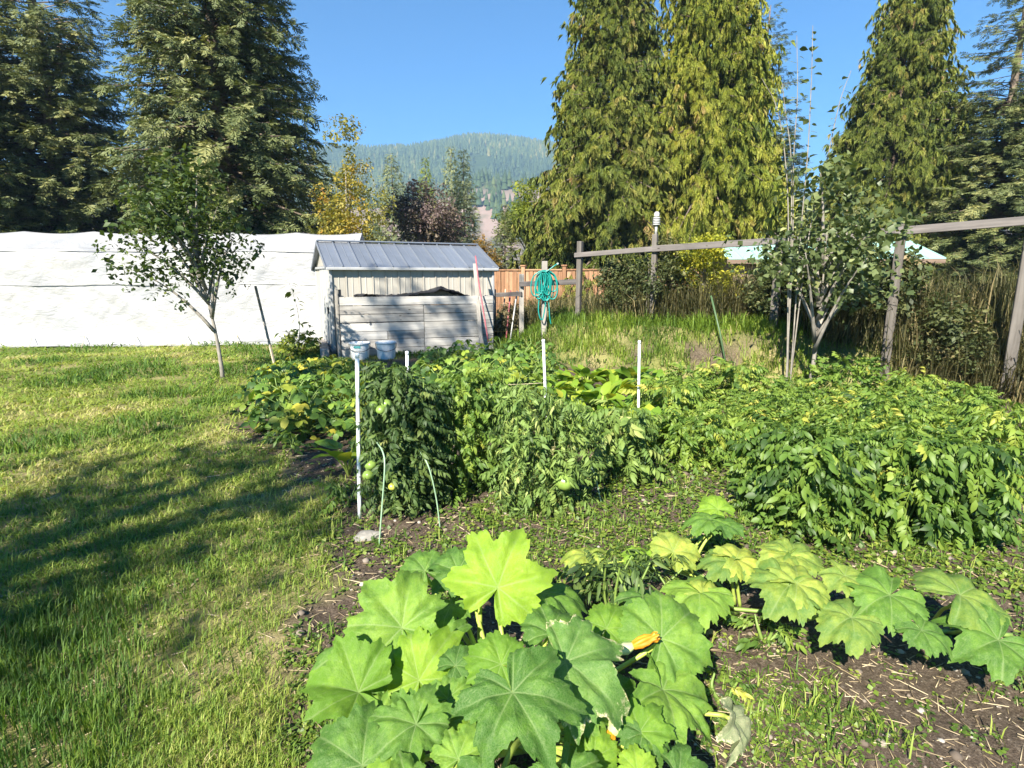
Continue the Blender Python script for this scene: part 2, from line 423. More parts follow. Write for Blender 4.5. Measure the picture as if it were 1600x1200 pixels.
# its forest
def cone_t(n=6):
    V = [(0, 0, 1.0)]; F = []
    a = np.arange(n)/n*2*np.pi
    for z, r in ((0.32, 0.10), (0.30, 0.19), (0.0, 0.22)):
        pass
    for (zb, r, zt) in ((0.45, 0.115, 1.0), (0.05, 0.19, 0.72)):
        b = len(V); V.append((0, 0, zt)); V += [(r*math.cos(t), r*math.sin(t), zb) for t in a]
        F += [(b, b+1+k, b+1+(k+1) % n) for k in range(n)]
    return np.array(V[1:]), np.array(F)-1
M['far_forest'] = foliage('far conifers', [(0.0, (0.022, 0.045, 0.02)), (0.5, (0.045, 0.075, 0.025)), (0.85, (0.085, 0.11, 0.03)), (1.0, (0.16, 0.15, 0.05))], 0.0, 0.8)
acc = Acc()
n = 9000
pxs = np.concatenate([RS.uniform(520, 880, 7600), RS.uniform(-100, 1700, 1400)]); ys = 470+RS.rand(n)**0.8*900
xs = (pxs-800)/FPX/math.cos(_p)*ys
keep = (fbm(xs/45, ys/45, 63) > 0.36) & ~((ys < 640) & (fbm(xs/30, ys/30, 64) > 0.42))
xs, ys = xs[keep], ys[keep]; n = len(xs); zs = mtn(xs, ys)
sc = RS.uniform(9, 17, n); Mx = np.zeros((n, 3, 3)); wd = sc*RS.uniform(0.9, 1.5, n); Mx[:, 0, 0] = wd; Mx[:, 1, 1] = wd; Mx[:, 2, 2] = sc
acc.inst(cone_t(), Mx, np.stack([xs, ys, zs-1], 1), np.clip(RS.normal(0.45, 0.22, n)+(fbm(xs/120, ys/120, 8)-0.5), 0, 1))
acc.build('far_forest', M['far_forest'], kind='stuff')

# ------------------------------------------------------------------ haze
hb = box_mesh('haze', 5200, 2700, 420, None)
hm = bpy.data.materials.new('haze'); hm.use_nodes = True; hm.node_tree.nodes.clear()
pv = hm.node_tree.nodes.new('ShaderNodeVolumePrincipled'); pv.inputs['Density'].default_value = 0.00042; pv.inputs['Color'].default_value = (0.45, 0.70, 1.0, 1)
pv.inputs['Anisotropy'].default_value = 0.0
ho = hm.node_tree.nodes.new('ShaderNodeOutputMaterial'); hm.node_tree.links.new(pv.outputs[0], ho.inputs['Volume'])
hb.materials.append(hm); link('haze', hb, loc=(0, 1240, 206), kind='stuff')

# ------------------------------------------------------------------ templates for foliage
def spray_t(n=9, seed=0, flat=True, wid=0.05, hang=0.0, leader=True, ang=50):
    """flat branchlet of needle shoots, axis +X, length 1, normal +Z"""
    r = np.random.RandomState(seed); V = []; F = []
    def shoot(p, d, l, w):
        d = d/np.linalg.norm(d); s = np.cross(d, [0, 0, 1.0]); s = s/np.linalg.norm(s); rl = r.uniform(-0.9, 0.9)
        s = s*math.cos(rl)+np.cross(d, s)*math.sin(rl); b = len(V); e = p+d*l+np.array([0, 0, -hang*l*l])
        mid = p+d*l*0.55+np.array([0, 0, 0.02*l])
        V.extend([p, mid+s*w, e, mid-s*w]); F.extend([(b, b+1, b+2), (b, b+2, b+3)])
    if leader: shoot(np.zeros(3), np.array([1.0, 0, 0]), 1.0, wid*0.8)
    for k in range(n):
        t = (k+0.4)/n*0.9
        for sg in (-1, 1):
            a = math.radians(ang+r.uniform(-12, 12)); l = (0.42*(1-t)**0.7+0.10)*r.uniform(0.75, 1.2)
            shoot(np.array([t, 0, -hang*t*t*0.5]), np.array([math.cos(a), sg*math.sin(a), r.uniform(-0.25, 0.2)]), l, wid*r.uniform(0.7, 1.2))
    return np.array(V, float), np.array(F)
SP = [spray_t(6, s, wid=0.05) for s in range(4)]
CED = [spray_t(6, s+20, wid=0.026, hang=0.75, ang=32) for s in range(5)]
def leaf_t(w=0.5, fold=0.25, droop=0.25, n=3):
    """simple pointed leaf, axis +X length 1"""
    ts = np.linspace(0, 1, n+2)[1:-1]; V = [(0, 0, 0)]
    for t in ts:
        h = w*0.5*math.sin(math.pi*min(1, t*0.85+0.12))**0.8; z = -droop*t*t
        V += [(t, h, z+fold*h), (t, 0, z), (t, -h, z+fold*h)]
    V.append((1, 0, -droop)); F = []
    F += [(0, 2, 1), (0, 3, 2)]
    for k in range(n-1):
        a = 1+3*k; b = a+3
        F += [(a, a+1, b+1), (a, b+1, b), (a+1, a+2, b+2), (a+1, b+2, b+1)]
    a = 1+3*(n-1); e = len(V)-1
    F += [(a, a+1, e), (a+1, a+2, e)]
    return np.array(V, float), np.array(F)
def cat_t(parts):
    """parts: list of (template, M 3x3, T)"""
    V = []; F = []; n = 0
    for (tv, tf), Mm, T in parts:
        V.append(tv @ np.asarray(Mm).T+np.asarray(T)); F.append(tf+n); n += len(tv)
    return np.concatenate(V), np.concatenate(F)
def rotz(a): c, s = math.cos(a), math.sin(a); return np.array([[c, -s, 0], [s, c, 0], [0, 0, 1]])
def roty(a): c, s = math.cos(a), math.sin(a); return np.array([[c, 0, s], [0, 1, 0], [-s, 0, c]])
def rotx(a): c, s = math.cos(a), math.sin(a); return np.array([[1, 0, 0], [0, c, -s], [0, s, c]])
def cluster_t(n, seed, w=0.55, size=0.3, spread=1.0):
    r = np.random.RandomState(seed); lf = leaf_t(w, 0.2, 0.2, 1); P = []
    for k in range(n):
        d = r.normal(size=3); d[2] *= 0.7; d = d/np.linalg.norm(d)
        Mm = rotz(r.uniform(0, 6.28)) @ roty(r.uniform(-0.5, 0.9)) @ rotx(r.uniform(-0.7, 0.7))*size*r.uniform(0.7, 1.25)
        P.append((lf, Mm, d*spread*r.rand()**0.4*0.5))
    return cat_t(P)
CLU = [cluster_t(12, s) for s in range(4)]

# ------------------------------------------------------------------ trees
def trunk_obj(t, H, r0, mat, name='trunk', lean=(0, 0), z1=1.0, seg=9):
    zs = np.linspace(0, H*z1, 9); P = np.stack([lean[0]*(zs/H)**1.5+0.03*np.sin(zs*1.3), lean[1]*(zs/H)**1.5+0.03*np.cos(zs), zs-0.15], 1)
    return tube_obj(name, P, r0*(1-0.93*zs/H), mat, t, seg)
def conifer(loc, H, r, label, group, mat, kind='spruce', seed=0, dens=1.0, z0=0.04, name='spruce_tree', prof=0.75, sp=None, ssc=1.0, bark='stem_brown', cat='tree'):
    rs = np.random.RandomState(seed); t = thing(name, label, cat, loc, 0, group)
    trunk_obj(t, H, max(0.05, H*0.014), M[bark])
    D = []; UP = []; P = []; S = []; V = []; br = Acc()
    z = H*z0; step = 0.27 if kind == 'spruce' else 0.22
    while z < H*0.985:
        f = z/H; prf = (1-f)**prof*min(1, 0.55+f*4.5)
        nb = max(3, int(round((8.5 if kind == 'spruce' else 9.5)*dens*(0.5+0.5*prf)*(1 if z < 11.5 else 0.4))))
        a0 = rs.uniform(0, 6.28)
        for b in range(nb):
            a = a0+b/nb*6.28+rs.uniform(-0.3, 0.3)
            lump = (0.72 if kind == 'spruce' else 0.62)+(0.55 if kind == 'spruce' else 0.78)*vnoise(np.array([a*1.2+seed*3]), np.array([z*0.55]), seed)[0]
            Lb = r*prf*lump*rs.uniform(0.8, 1.1)+0.12
            up = (0.35 if kind == 'spruce' else 0.45)*(f*1.4-0.35); dr = 0.42 if kind == 'spruce' else 0.55
            hd = np.array([math.cos(a), math.sin(a), 0])
            m = max(3, int((Lb+0.3)*(5.8 if kind == 'spruce' else 9.6)*dens))
            ts = np.sqrt(np.linspace(0.08, 1.0, m))*rs.uniform(0.93, 1.0, m)
            tip = 0.16 if kind == 'spruce' else 0.10
            zz = z+Lb*(up*ts-dr*ts**2*(1-f*0.7)+tip*ts**4)
            pts = hd[None]*(Lb*ts)[:, None]+np.array([0, 0, 1])*zz[:, None]
            if Lb > 0.7:
                add_tube(br, np.vstack([[0, 0, z], pts[::2]]) if m > 2 else np.vstack([[0, 0, z], pts[-1:]]), np.linspace(0.012*Lb+0.006, 0.005, len(pts[::2])+1) if m > 2 else 0.01, 3, cap=False)
            sgn = np.where(np.arange(m) % 2, 1, -1)
            da = a+sgn*rs.uniform(0.25, 0.95, m)*(ts < 0.97)
            pitch = rs.uniform(-0.55, 0.1, m) if kind == 'spruce' else rs.uniform(-1.45, -0.2, m)
            if kind == 'spruce': pitch = np.where(rs.rand(m) < 0.35, rs.uniform(-1.3, -0.7, m), pitch)
            d = np.stack([np.cos(da)*np.cos(pitch), np.sin(da)*np.cos(pitch), np.sin(pitch)], 1)
            D.append(d); pts = pts+np.clip(rs.normal(0, 0.05 if kind == 'spruce' else 0.16, pts.shape), -.22, .22); P.append(pts); S.append(np.maximum(0.16, (0.30+0.42*Lb*(1-0.55*ts)/max(r, 1)+0.12*rs.rand(m)))*ssc)
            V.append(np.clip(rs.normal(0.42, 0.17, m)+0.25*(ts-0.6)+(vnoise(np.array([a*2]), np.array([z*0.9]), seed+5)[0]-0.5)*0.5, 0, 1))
            UP.append(np.tile(hd*0.3+np.array([0, 0, 1.0]), (m, 1)))
        z += step*(0.7+0.5*rs.rand())*(1.0 if z < 11.5 else 1.7)/dens**0.5
    D = np.concatenate(D); P = np.concatenate(P); S = np.concatenate(S); V = np.concatenate(V); UP = np.concatenate(UP)
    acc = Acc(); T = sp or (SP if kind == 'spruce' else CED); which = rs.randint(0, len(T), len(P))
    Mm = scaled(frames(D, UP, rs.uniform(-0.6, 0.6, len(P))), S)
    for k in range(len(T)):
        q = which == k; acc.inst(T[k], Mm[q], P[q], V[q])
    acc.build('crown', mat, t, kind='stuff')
    if br.V: br.build('branches', M[bark], t, smooth=True, kind='stuff')
    return t
def broadleaf(loc, H, r, label, group, mat, seed=0, n=900, size=0.34, z0=0.25, name='broadleaf_tree', cat='tree', bark='bark_grey', lean=(0, 0), shape=1.0, nl=9, tm=None, trunk=0.02):
    rs = np.random.RandomState(seed); t = thing(name, label, cat, loc, 0, group)
    trunk_obj(t, H*0.8, max(0.02, H*trunk), M[bark], lean=lean)
    lim = Acc(); C = []
    for k in range(nl):
        a = k*2.4+rs.uniform(-0.4, 0.4); zb = H*rs.uniform(z0*0.7, 0.65); ze = min(H*0.97, zb+H*rs.uniform(0.15, 0.4))
        f = (ze/H-z0)/(1-z0); rr = r*math.sqrt(max(0.08, 1-(2*f-0.85)**2*0.8))*rs.uniform(0.5, 0.95)
        zb = max(zb, H*0.45) if abs(lean[0]) > 1 else zb; e = np.array([lean[0]+rr*math.cos(a), lean[1]+rr*math.sin(a), ze]); b = np.array([lean[0]*(zb/H/0.8)**1.5*0.8, lean[1]*(zb/H/0.8)**1.5*0.8, zb])
        Pp = bez(b, (b+e)/2+np.array([0, 0, 0.12*H*rs.rand()]), e, 7); add_tube(lim, Pp, np.linspace(H*0.008+0.004, 0.004, 7), 5)
        C.append(e); C.append(Pp[4])
    lim.build('limbs', M[bark], t, smooth=True, kind='stuff')
    C = np.array(C); C = np.vstack([C, [[lean[0], lean[1], H*0.95]], [[lean[0], lean[1], H*0.7]]])
    # clumps of leaves about the limb ends
    ci = rs.randint(0, len(C), n); off = rs.normal(size=(n, 3)); off = norm(off)*(rs.rand(n)**0.5*r*0.55)[:, None]; off[:, 2] *= 0.8*shape
    P = C[ci]+off; P[:, 2] = np.clip(P[:, 2], H*z0*0.6, H*1.02)
    d = norm(rs.normal(size=(n, 3))); acc = Acc(); T = tm or CLU; w = rs.randint(0, len(T), n)
    Mm = scaled(frames(d, np.array([0.1, 0.2, 1.0])), size*rs.uniform(0.7, 1.3, n)); cv = rs.rand(len(C))*0.4
    V = np.clip(rs.normal(0.3, 0.17, n)+cv[ci], 0, 1)
    for k in range(len(T)):
        q = w == k; acc.inst(T[k], Mm[q], P[q], V[q])
    acc.build('crown', mat, t, kind='stuff')
    return t
def copy_tree(src, loc, H0, H, r0, r, label, mat=None, rot=1.0, group=None):
    o = src.copy(); COL.objects.link(o); o.location = tuple(map(float, loc)); o.rotation_euler = (0, 0, rot); o.scale = (r/r0, r/r0, H/H0); o['label'] = label
    if group: o['group'] = group
    for c_ in src.children:
        d = c_.copy(); COL.objects.link(d); d.parent = o
        if mat and c_.name.startswith('crown'): d.material_slots[0].link = 'OBJECT'; d.material_slots[0].material = mat
    return o
def place(px, d, z=None):
    x = (px-800)/FPX*d*1.0; x = x*(math.cos(_p)+0.0)
    y = d; return (x, y, hz(x, y) if z is None else z)
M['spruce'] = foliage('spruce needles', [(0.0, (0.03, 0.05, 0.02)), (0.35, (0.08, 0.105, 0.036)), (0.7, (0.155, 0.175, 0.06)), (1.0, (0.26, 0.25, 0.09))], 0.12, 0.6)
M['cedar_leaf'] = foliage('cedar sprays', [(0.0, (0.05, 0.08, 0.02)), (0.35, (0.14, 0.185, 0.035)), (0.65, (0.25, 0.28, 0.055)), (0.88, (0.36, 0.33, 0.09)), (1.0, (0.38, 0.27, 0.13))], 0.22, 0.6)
M['cedar_leaf2'] = foliage('lime cedar sprays', [(0.0, (0.06, 0.10, 0.018)), (0.35, (0.19, 0.235, 0.032)), (0.65, (0.33, 0.35, 0.05)), (0.9, (0.42, 0.39, 0.09)), (1.0, (0.42, 0.31, 0.13))], 0.25, 0.6)
M['pine'] = foliage('blue green needles', [(0.0, (0.045, 0.075, 0.045)), (0.5, (0.115, 0.155, 0.08)), (1.0, (0.16, 0.18, 0.085))], 0.12, 0.6)
M['spruce_pale'] = foliage('mid green needles', [(0.0, (0.075, 0.10, 0.05)), (0.5, (0.17, 0.20, 0.09)), (1.0, (0.30, 0.31, 0.13))], 0.12, 0.6)  # paler grey green needles than on the huge spruce
M['purple'] = foliage('dark purple leaves', [(0.0, (0.06, 0.042, 0.042)), (0.45, (0.13, 0.09, 0.085)), (0.7, (0.17, 0.135, 0.10)), (1.0, (0.22, 0.22, 0.10))], 0.15, 0.5)
M['larch'] = foliage('yellowing leaves', [(0.0, (0.09, 0.11, 0.02)), (0.4, (0.22, 0.21, 0.04)), (0.8, (0.38, 0.29, 0.045)), (1.0, (0.42, 0.22, 0.04))], 0.3, 0.6)
M['lime_leaf'] = foliage('yellow green leaves', [(0.0, (0.06, 0.09, 0.015)), (0.5, (0.17, 0.22, 0.025)), (1.0, (0.31, 0.32, 0.035))], 0.3, 0.6)
M['apple_leaf'] = foliage('dull green leaves', [(0.0, (0.02, 0.04, 0.012)), (0.5, (0.055, 0.09, 0.022)), (0.85, (0.11, 0.15, 0.03)), (1.0, (0.23, 0.24, 0.05))], 0.25, 0.5)
M['aspen_leaf'] = foliage('aspen leaves', [(0.0, (0.045, 0.07, 0.028)), (0.5, (0.10, 0.135, 0.05)), (0.85, (0.19, 0.22, 0.085)), (1.0, (0.45, 0.45, 0.2))], 0.25, 0.45)
M['bramble'] = foliage('dull bramble leaves', [(0.0, (0.03, 0.042, 0.016)), (0.5, (0.075, 0.095, 0.03)), (0.8, (0.15, 0.15, 0.055)), (1.0, (0.24, 0.18, 0.09))], 0.2, 0.6)
M['orange_leaf'] = foliage('rusty leaves', [(0.0, (0.10, 0.08, 0.02)), (0.5, (0.24, 0.15, 0.03)), (1.0, (0.36, 0.2, 0.05))], 0.3, 0.6)

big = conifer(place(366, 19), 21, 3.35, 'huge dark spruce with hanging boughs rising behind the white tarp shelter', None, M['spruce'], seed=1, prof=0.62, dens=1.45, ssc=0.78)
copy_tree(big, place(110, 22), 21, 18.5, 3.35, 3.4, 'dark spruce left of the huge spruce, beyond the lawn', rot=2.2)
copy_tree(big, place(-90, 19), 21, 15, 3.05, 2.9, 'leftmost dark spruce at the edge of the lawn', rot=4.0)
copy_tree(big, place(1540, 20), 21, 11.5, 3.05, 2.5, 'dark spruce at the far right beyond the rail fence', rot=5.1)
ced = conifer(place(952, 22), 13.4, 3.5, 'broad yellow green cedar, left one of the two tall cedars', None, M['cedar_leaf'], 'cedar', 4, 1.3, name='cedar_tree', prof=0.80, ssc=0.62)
copy_tree(ced, place(1094, 21.3), 13.4, 14.8, 3.5, 3.15, 'tall lime green cedar, right one of the two tall cedars', M['cedar_leaf2'], rot=2.4)
copy_tree(ced, place(1375, 22), 13.4, 12.3, 3.5, 3.0, 'green cedar to the right of the two tall cedars', rot=4.1)
sm = conifer(place(618, 34), 8.4, 1.75, 'grey green spruce standing left of the purple leaved tree', None, M['spruce_pale'], seed=9, dens=1.3, prof=0.95, ssc=0.62)
copy_tree(sm, place(585, 40), 8.4, 6.4, 1.75, 1.6, 'bluish spruce between the yellowing larch and the grey green spruce', M['pine'], rot=1.3)
copy_tree(sm, place(669, 37), 8.4, 8.8, 1.75, 1.3, 'yellowish pointed conifer rising behind the purple leaved tree', M['lime_leaf'], rot=2.9)
copy_tree(big, place(1172, 27), 21, 12.0, 3.05, 2.5, 'grey green conifer half hidden behind the right side of the lime cedar', M['pine'], rot=0.7)
copy_tree(sm, place(708, 35), 8.4, 9.0, 1.75, 1.35, 'slim spruce, left and taller one of the close pair', rot=0.6)
copy_tree(sm, place(727, 32), 8.4, 8.2, 1.75, 1.5, 'slim spruce, right one of the close pair above the shed roof', rot=2.0)
copy_tree(sm, place(789, 25), 8.4, 4.5, 1.75, 1.15, 'small dark blue spruce just right of the shed roof', M['spruce'], rot=4.4)
broadleaf(place(549, 17.6), 5.9, 0.98, 'tall yellowing larch at the right edge of the huge spruce', None, M['larch'], 15, 1200, 0.30, 0.05, 'larch_tree', shape=1.4, nl=16)
broadleaf(place(668, 26), 5.3, 1.75, 'purple leaved tree standing behind the shed roof', None, M['purple'], 16, 1500, 0.42, 0.05, 'plum_tree', nl=13)
broadleaf(place(824, 27), 5.0, 1.25, 'bright yellow green birch between the small spruce and the cedars', None, M['lime_leaf'], 17, 1500, 0.34, 0.12, 'birch_tree', shape=1.3)
broadleaf(place(752, 23.5), 3.0, 0.8, 'rusty orange shrub peeping over the right end of the shed roof', None, M['orange_leaf'], 18, 420, 0.26, 0.1, 'shrub', 'shrub')
broadleaf(place(872, 25), 3.4, 1.2, 'grey green bush under the left side of the broad cedar', None, M['bramble'], 19, 520, 0.34, 0.1, 'shrub', 'shrub')
broadleaf(place(905, 22), 3.3, 1.0, 'yellow green bush at the foot of the broad cedar', None, M['lime_leaf'], 20, 460, 0.28, 0.1, 'shrub', 'shrub')

# ------------------------------------------------------------------ white tarp shelter
def tarp_mat():
    m, nt, N, L = new_mat('white woven tarp'); co = coords(nt, 'Object')
    n1 = noise_tex(nt, 5, 5, co, 0.6, 1.5); n2 = noise_tex(nt, 1.2, 3, co)
    c = ramp(nt, [(0.3, (0.27, 0.28, 0.30)), (0.6, (0.36, 0.36, 0.36))], n2.outputs[0])
    n4 = noise_tex(nt, 2.2, 4, coords(nt, 'Object', (1, 1, 2.6)), 0.6, 2.5); b = pbr(nt, c, 0.5, bump=math_n(nt, 'ADD', n1.outputs[0], math_n(nt, 'MULTIPLY', n4.outputs[0], 2.0)), bstr=0.28, bdist=0.04)
    t = N.new('ShaderNodeBsdfTranslucent'); t.inputs[0].default_value = (0.5, 0.52, 0.55, 1)
    mx = N.new('ShaderNodeMixShader'); mx.inputs[0].default_value = 0.12; L.new(b, mx.inputs[1]); L.new(t.outputs[0], mx.inputs[2]); out(nt, mx.outputs[0]); return m
M['tarp'] = tarp_mat()
tp0 = at(574, 540, 13.9); tp0[2] = hz(tp0[0], tp0[1])
ts_ = thing('tarp_shelter', 'long white tarp shelter with creased side wall behind the metal shed', 'shelter', tp0, R(4))
TL = 9.6
prof = [(-1.15, 0.0), (-1.02, 0.03), (-0.95, 0.35), (-0.9, 1.0), (-0.86, 2.02), (0.0, 2.50), (0.86, 2.02), (0.92, 1.0), (0.98, 0.02)]
pl = crv([(p[0], p[1], 0) for p in prof], 1)
seg = []; 
for k in range(len(prof)-1):
    nn = max(2, int(math.dist(prof[k], prof[k+1])*26))
    for t in np.linspace(0, 1, nn, endpoint=False): seg.append((prof[k][0]*(1-t)+prof[k+1][0]*t, prof[k][1]*(1-t)+prof[k+1][1]*t))
seg.append(prof[-1]); seg = np.array(seg)
us = np.linspace(0, -TL, 200)
A, B = np.meshgrid(np.arange(len(seg)), np.arange(len(us))); sy = seg[A.ravel()][:, 0]; szz = seg[A.ravel()][:, 1]; ux = us[B.ravel()]
wr = (fbm(ux*0.55, szz*0.5, 91, 2)-0.5)*0.10+(np.abs(fbm(ux*1.1+szz*1.5, szz*0.7-ux*0.25, 94, 3)-0.5))*0.10+np.abs(fbm(ux*2.6-szz*2.2, szz*1.2+ux*0.6, 92, 3)-0.5)*0.07
sag = 0.05*np.abs(np.sin(ux/1.5*math.pi))*(szz > 2.1)
amp = np.clip(1.35-szz*0.35, 0.4, 1.2)*sst(0, 0.12, szz+0.02)
VV = np.stack([ux, sy-wr*amp*np.where(sy < 0, 1, -1), np.maximum(szz-sag+0.05*np.abs(fbm(ux*1.2, sy*0, 93)-0.5)*(szz < 0.06)*2, 0.0)], 1)
i = (np.arange(len(us)-1)[:, None]*len(seg)+np.arange(len(seg)-1)[None]); tq = np.stack([i, i+1, i+len(seg)+1, i+len(seg)], -1).reshape(-1, 4)
link('cover', mk_mesh('cover', VV, tq, M['tarp'], smooth=True), ts_)
for nm, x0, fl in (('end_panel', 0.0, 1), ('end_panel', -TL, -1)):
    ny_, nz_ = 30, 34; yy, zz = np.meshgrid(np.linspace(-0.9, 0.92, ny_), np.linspace(0, 1, nz_)); yy = yy.ravel(); zz = zz.ravel()
    top = np.interp(yy, [-0.95, -0.86, 0, 0.86, 0.95], [1.9, 2.02, 2.49, 2.02, 1.9]); zz = zz*top
    xx = x0+fl*(0.03+(fbm(yy*2.2+x0, zz*2.2, 95)-0.5)*0.12-0.16*sst(1.3, 2.5, zz))
    i = np.arange(nz_-1)[:, None]*ny_+np.arange(ny_-1)[None]
    link(nm, mk_mesh(nm, np.stack([xx, yy, zz], 1), np.stack([i, i+1, i+ny_+1, i+ny_], -1).reshape(-1, 4), M['tarp'], smooth=True), ts_)
for zz_ in (1.32, 2.03):
    P = [(ux_, np.interp(zz_, [0.35, 1.0, 2.02], [-.95, -.9, -.86])-0.015-0.03*float(fbm(np.array([ux_*1.7]), np.array([zz_]), 97)[0]), zz_+0.015*math.sin(ux_*2.1)) for ux_ in np.linspace(-0.02, -TL+0.02, 60)]; tube_obj('seam', P, 0.009, M['tarp'], ts_, 6)
for xx in np.linspace(-0.5, -TL+0.5, 9):
    tube_obj('tie_rope', crv([(xx, -1.0, 0.22), (xx+0.05, -1.12, 0.12), (xx+0.10, -1.3, 0.0)], 8), 0.008, M['twine'], ts_, 5)
for xx in np.linspace(-0.3, -TL+0.3, 6):
    arch = [(xx, -0.86, 0), (xx, -0.80, 1.95), (xx, 0, 2.38), (xx, 0.80, 1.95), (xx, 0.86, 0)]
    tube_obj('frame_hoop', arch, 0.025, M['sensor_pipe'], ts_, 6)

# ------------------------------------------------------------------ metal garden shed
def metal_paint(name, c, rough, metal, streak=0.18):
    m, nt, N, L = new_mat(name); co = coords(nt, 'Object', (1, 1, 0.25)); n = noise_tex(nt, 4, 6, co, 0.65); n2 = noise_tex(nt, 40, 3, coords(nt, 'Object'))
    oi = N.new('ShaderNodeObjectInfo')
    v = math_n(nt, 'ADD', n.outputs[0], math_n(nt, 'MULTIPLY', math_n(nt, 'SUBTRACT', oi.outputs['Random'], 0.5), 0.3))
    col = ramp(nt, [(0.3, tuple(x*(1-streak) for x in c)), (0.55, c), (0.75, tuple(min(1, x*(1+streak*0.5)) for x in c))], v)
    out(nt, pbr(nt, col, rough, metal, n2.outputs[0], 0.04, 0.002)); return m
M['siding'] = metal_paint('cream painted siding', (0.40, 0.375, 0.325), 0.45, 0.0)
M['trim'] = metal_paint('pale trim', (0.38, 0.385, 0.39), 0.4, 0.1)
M['roofing'] = metal_paint('blue grey roofing', (0.21, 0.235, 0.28), 0.38, 0.4, 0.2)
M['door'] = metal_paint('white door', (0.42, 0.42, 0.41), 0.4, 0.0)
M['base_wood'] = wood('grey base timber', (0.16, 0.14, 0.12), (0.30, 0.27, 0.24), (0.42, 0.39, 0.35), 'y')
def prism(poly, h, axis='z'):
    """extrude a closed 2-D outline by h"""
    n = len(poly); V = [(x, y, 0) for x, y in poly]+[(x, y, h) for x, y in poly]
    me = bpy.data.meshes.new('prism'); me.from_pydata(V, [], [tuple(range(n))[::-1], tuple(range(n, 2*n))]+[(k, (k+1) % n, n+(k+1) % n, n+k) for k in range(n)])
    return me
def prism_obj(name, poly, h, mat, parent, loc=(0, 0, 0), rot=(0, 0, 0), **pr):
    me = prism(poly, h); me.name = name; me.materials.append(mat); bm = bmesh.new(); bm.from_mesh(me); bmesh.ops.recalc_face_normals(bm, faces=bm.faces); bm.to_mesh(me); bm.free()
    return link(name, me, parent, loc, rot, **pr)
SHX, SHY, SHA = -3.38, 10.95, R(25)
sh = thing('garden_shed', 'small cream metal shed with a blue grey ribbed roof', 'shed', (SHX, SHY, hz(SHX, SHY)), SHA)
SL, SW, EV, RG, BZ = 3.27, 2.15, 1.70, 2.17, 0.10
NP = 13; pw = SL/NP
ppoly = [(0.002, 0.0), (0.004, -0.016), (0.03, -0.016), (0.036, 0.0), (pw*0.5, 0.0), (pw*0.5+0.006, -0.008), (pw*0.5+0.016, -0.008), (pw*0.5+0.022, 0.0), (pw-0.002, 0.0), (pw-0.002, 0.02), (0.002, 0.02)]
pm = None
for k in range(NP):
    if pm is None:
        o = prism_obj('siding_panel', ppoly, EV-BZ, M['siding'], sh, (0, 0, BZ)); pm = o.data
    else: o = link('siding_panel', pm, sh, (k*pw, 0, BZ))
for k in range(NP):
    link('siding_panel', pm, sh, ((k+1)*pw, SW, BZ), (0, 0, math.pi))
npw = 8; sw = SW/npw
spoly = [(0.002, 0), (0.004, -0.016), (0.03, -0.016), (0.036, 0), (sw-0.002, 0), (sw-0.002, 0.02), (0.002, 0.02)]
pm2 = None
for k in range(npw):
    for side in (0, 1):
        if side == 0 and 1 <= k <= 4: continue         # door opening
        loc = (0.0, (k+1)*sw, BZ) if side == 0 else (SL, k*sw, BZ); rt = (0, 0, -math.pi/2) if side == 0 else (0, 0, math.pi/2)
        if pm2 is None: o = prism_obj('side_panel', spoly, EV-BZ, M['siding'], sh, loc, rt); pm2 = o.data
        else: link('side_panel', pm2, sh, loc, rt)
# gable ends of upright strips
for x0 in (0.0, SL):
    for k in range(npw):
        y0, y1 = k*sw+0.003, (k+1)*sw-0.003
        zt = lambda y: EV+(RG-EV-0.03)*(1-abs(y-SW/2)/(SW/2))
        V = []; 
        for xx in (x0-0.012, x0+0.012):
            V += [(xx, y0, EV+0.004), (xx, y1, EV+0.004), (xx, y1, max(EV+0.006, zt(y1))), (xx, y0, max(EV+0.006, zt(y0)))]
        me = bpy.data.meshes.new('gable_panel'); me.from_pydata(V, [], [(0, 1, 2, 3), (7, 6, 5, 4), (0, 4, 5, 1), (1, 5, 6, 2), (2, 6, 7, 3), (3, 7, 4, 0)]); me.materials.append(M['siding']); link('gable_panel', me, sh)
dr = box('door', 0.03, 4*sw-0.03, EV-BZ-0.06, M['door'], sh, (-0.004, sw*3, BZ+(EV-BZ)/2-0.01), bev=0.006)
for yy in (-0.53, -0.18, 0.18, 0.5):
    box('door_rib', 0.014, 0.03, EV-BZ-0.14, M['door'], dr, (-0.021, yy, 0), bev=0.003)
box('handle', 0.03, 0.05, 0.13, M['dark_metal'], dr, (-0.028, -0.36, -0.05), bev=0.006)
for yy in (sw-0.018, sw*5+0.018): box('door_jamb', 0.05, 0.032, EV-BZ, M['trim'], sh, (-0.008, yy, BZ+(EV-BZ)/2), bev=0.004)
box('door_track', 0.06, SW-0.05, 0.05, M['trim'], sh, (-0.018, SW/2, EV-0.03), bev=0.006)
for xx, yy in ((-0.012, -0.012), (SL+0.012, -0.012), (-0.012, SW+0.012), (SL+0.012, SW+0.012)):
    box('corner_trim', 0.05, 0.05, EV-BZ-0.002, M['trim'], sh, (xx, yy, BZ+(EV-BZ)/2), bev=0.006)
for xx, yy, a, ll in ((SL/2, -0.004, 0, SL), (SL/2, SW+0.004, 0, SL), (-0.004, SW/2, math.pi/2, SW), (SL+0.004, SW/2, math.pi/2, SW)):
    box('base_rail', ll-0.06, 0.06, 0.05, M['trim'], sh, (xx, yy, BZ-0.027), (0, 0, a), bev=0.005)
box('floor_deck', SL+0.16, SW+0.1, 0.08, M['base_wood'], sh, (SL/2-0.08, SW/2, 0.0), bev=0.01)
NR_ = 11; ov = 0.09; rw = (SL+2*ov)/NR_; hy = SW/2+0.11; rs_ = math.atan2(RG-EV, SW/2); sl = hy/math.cos(rs_)
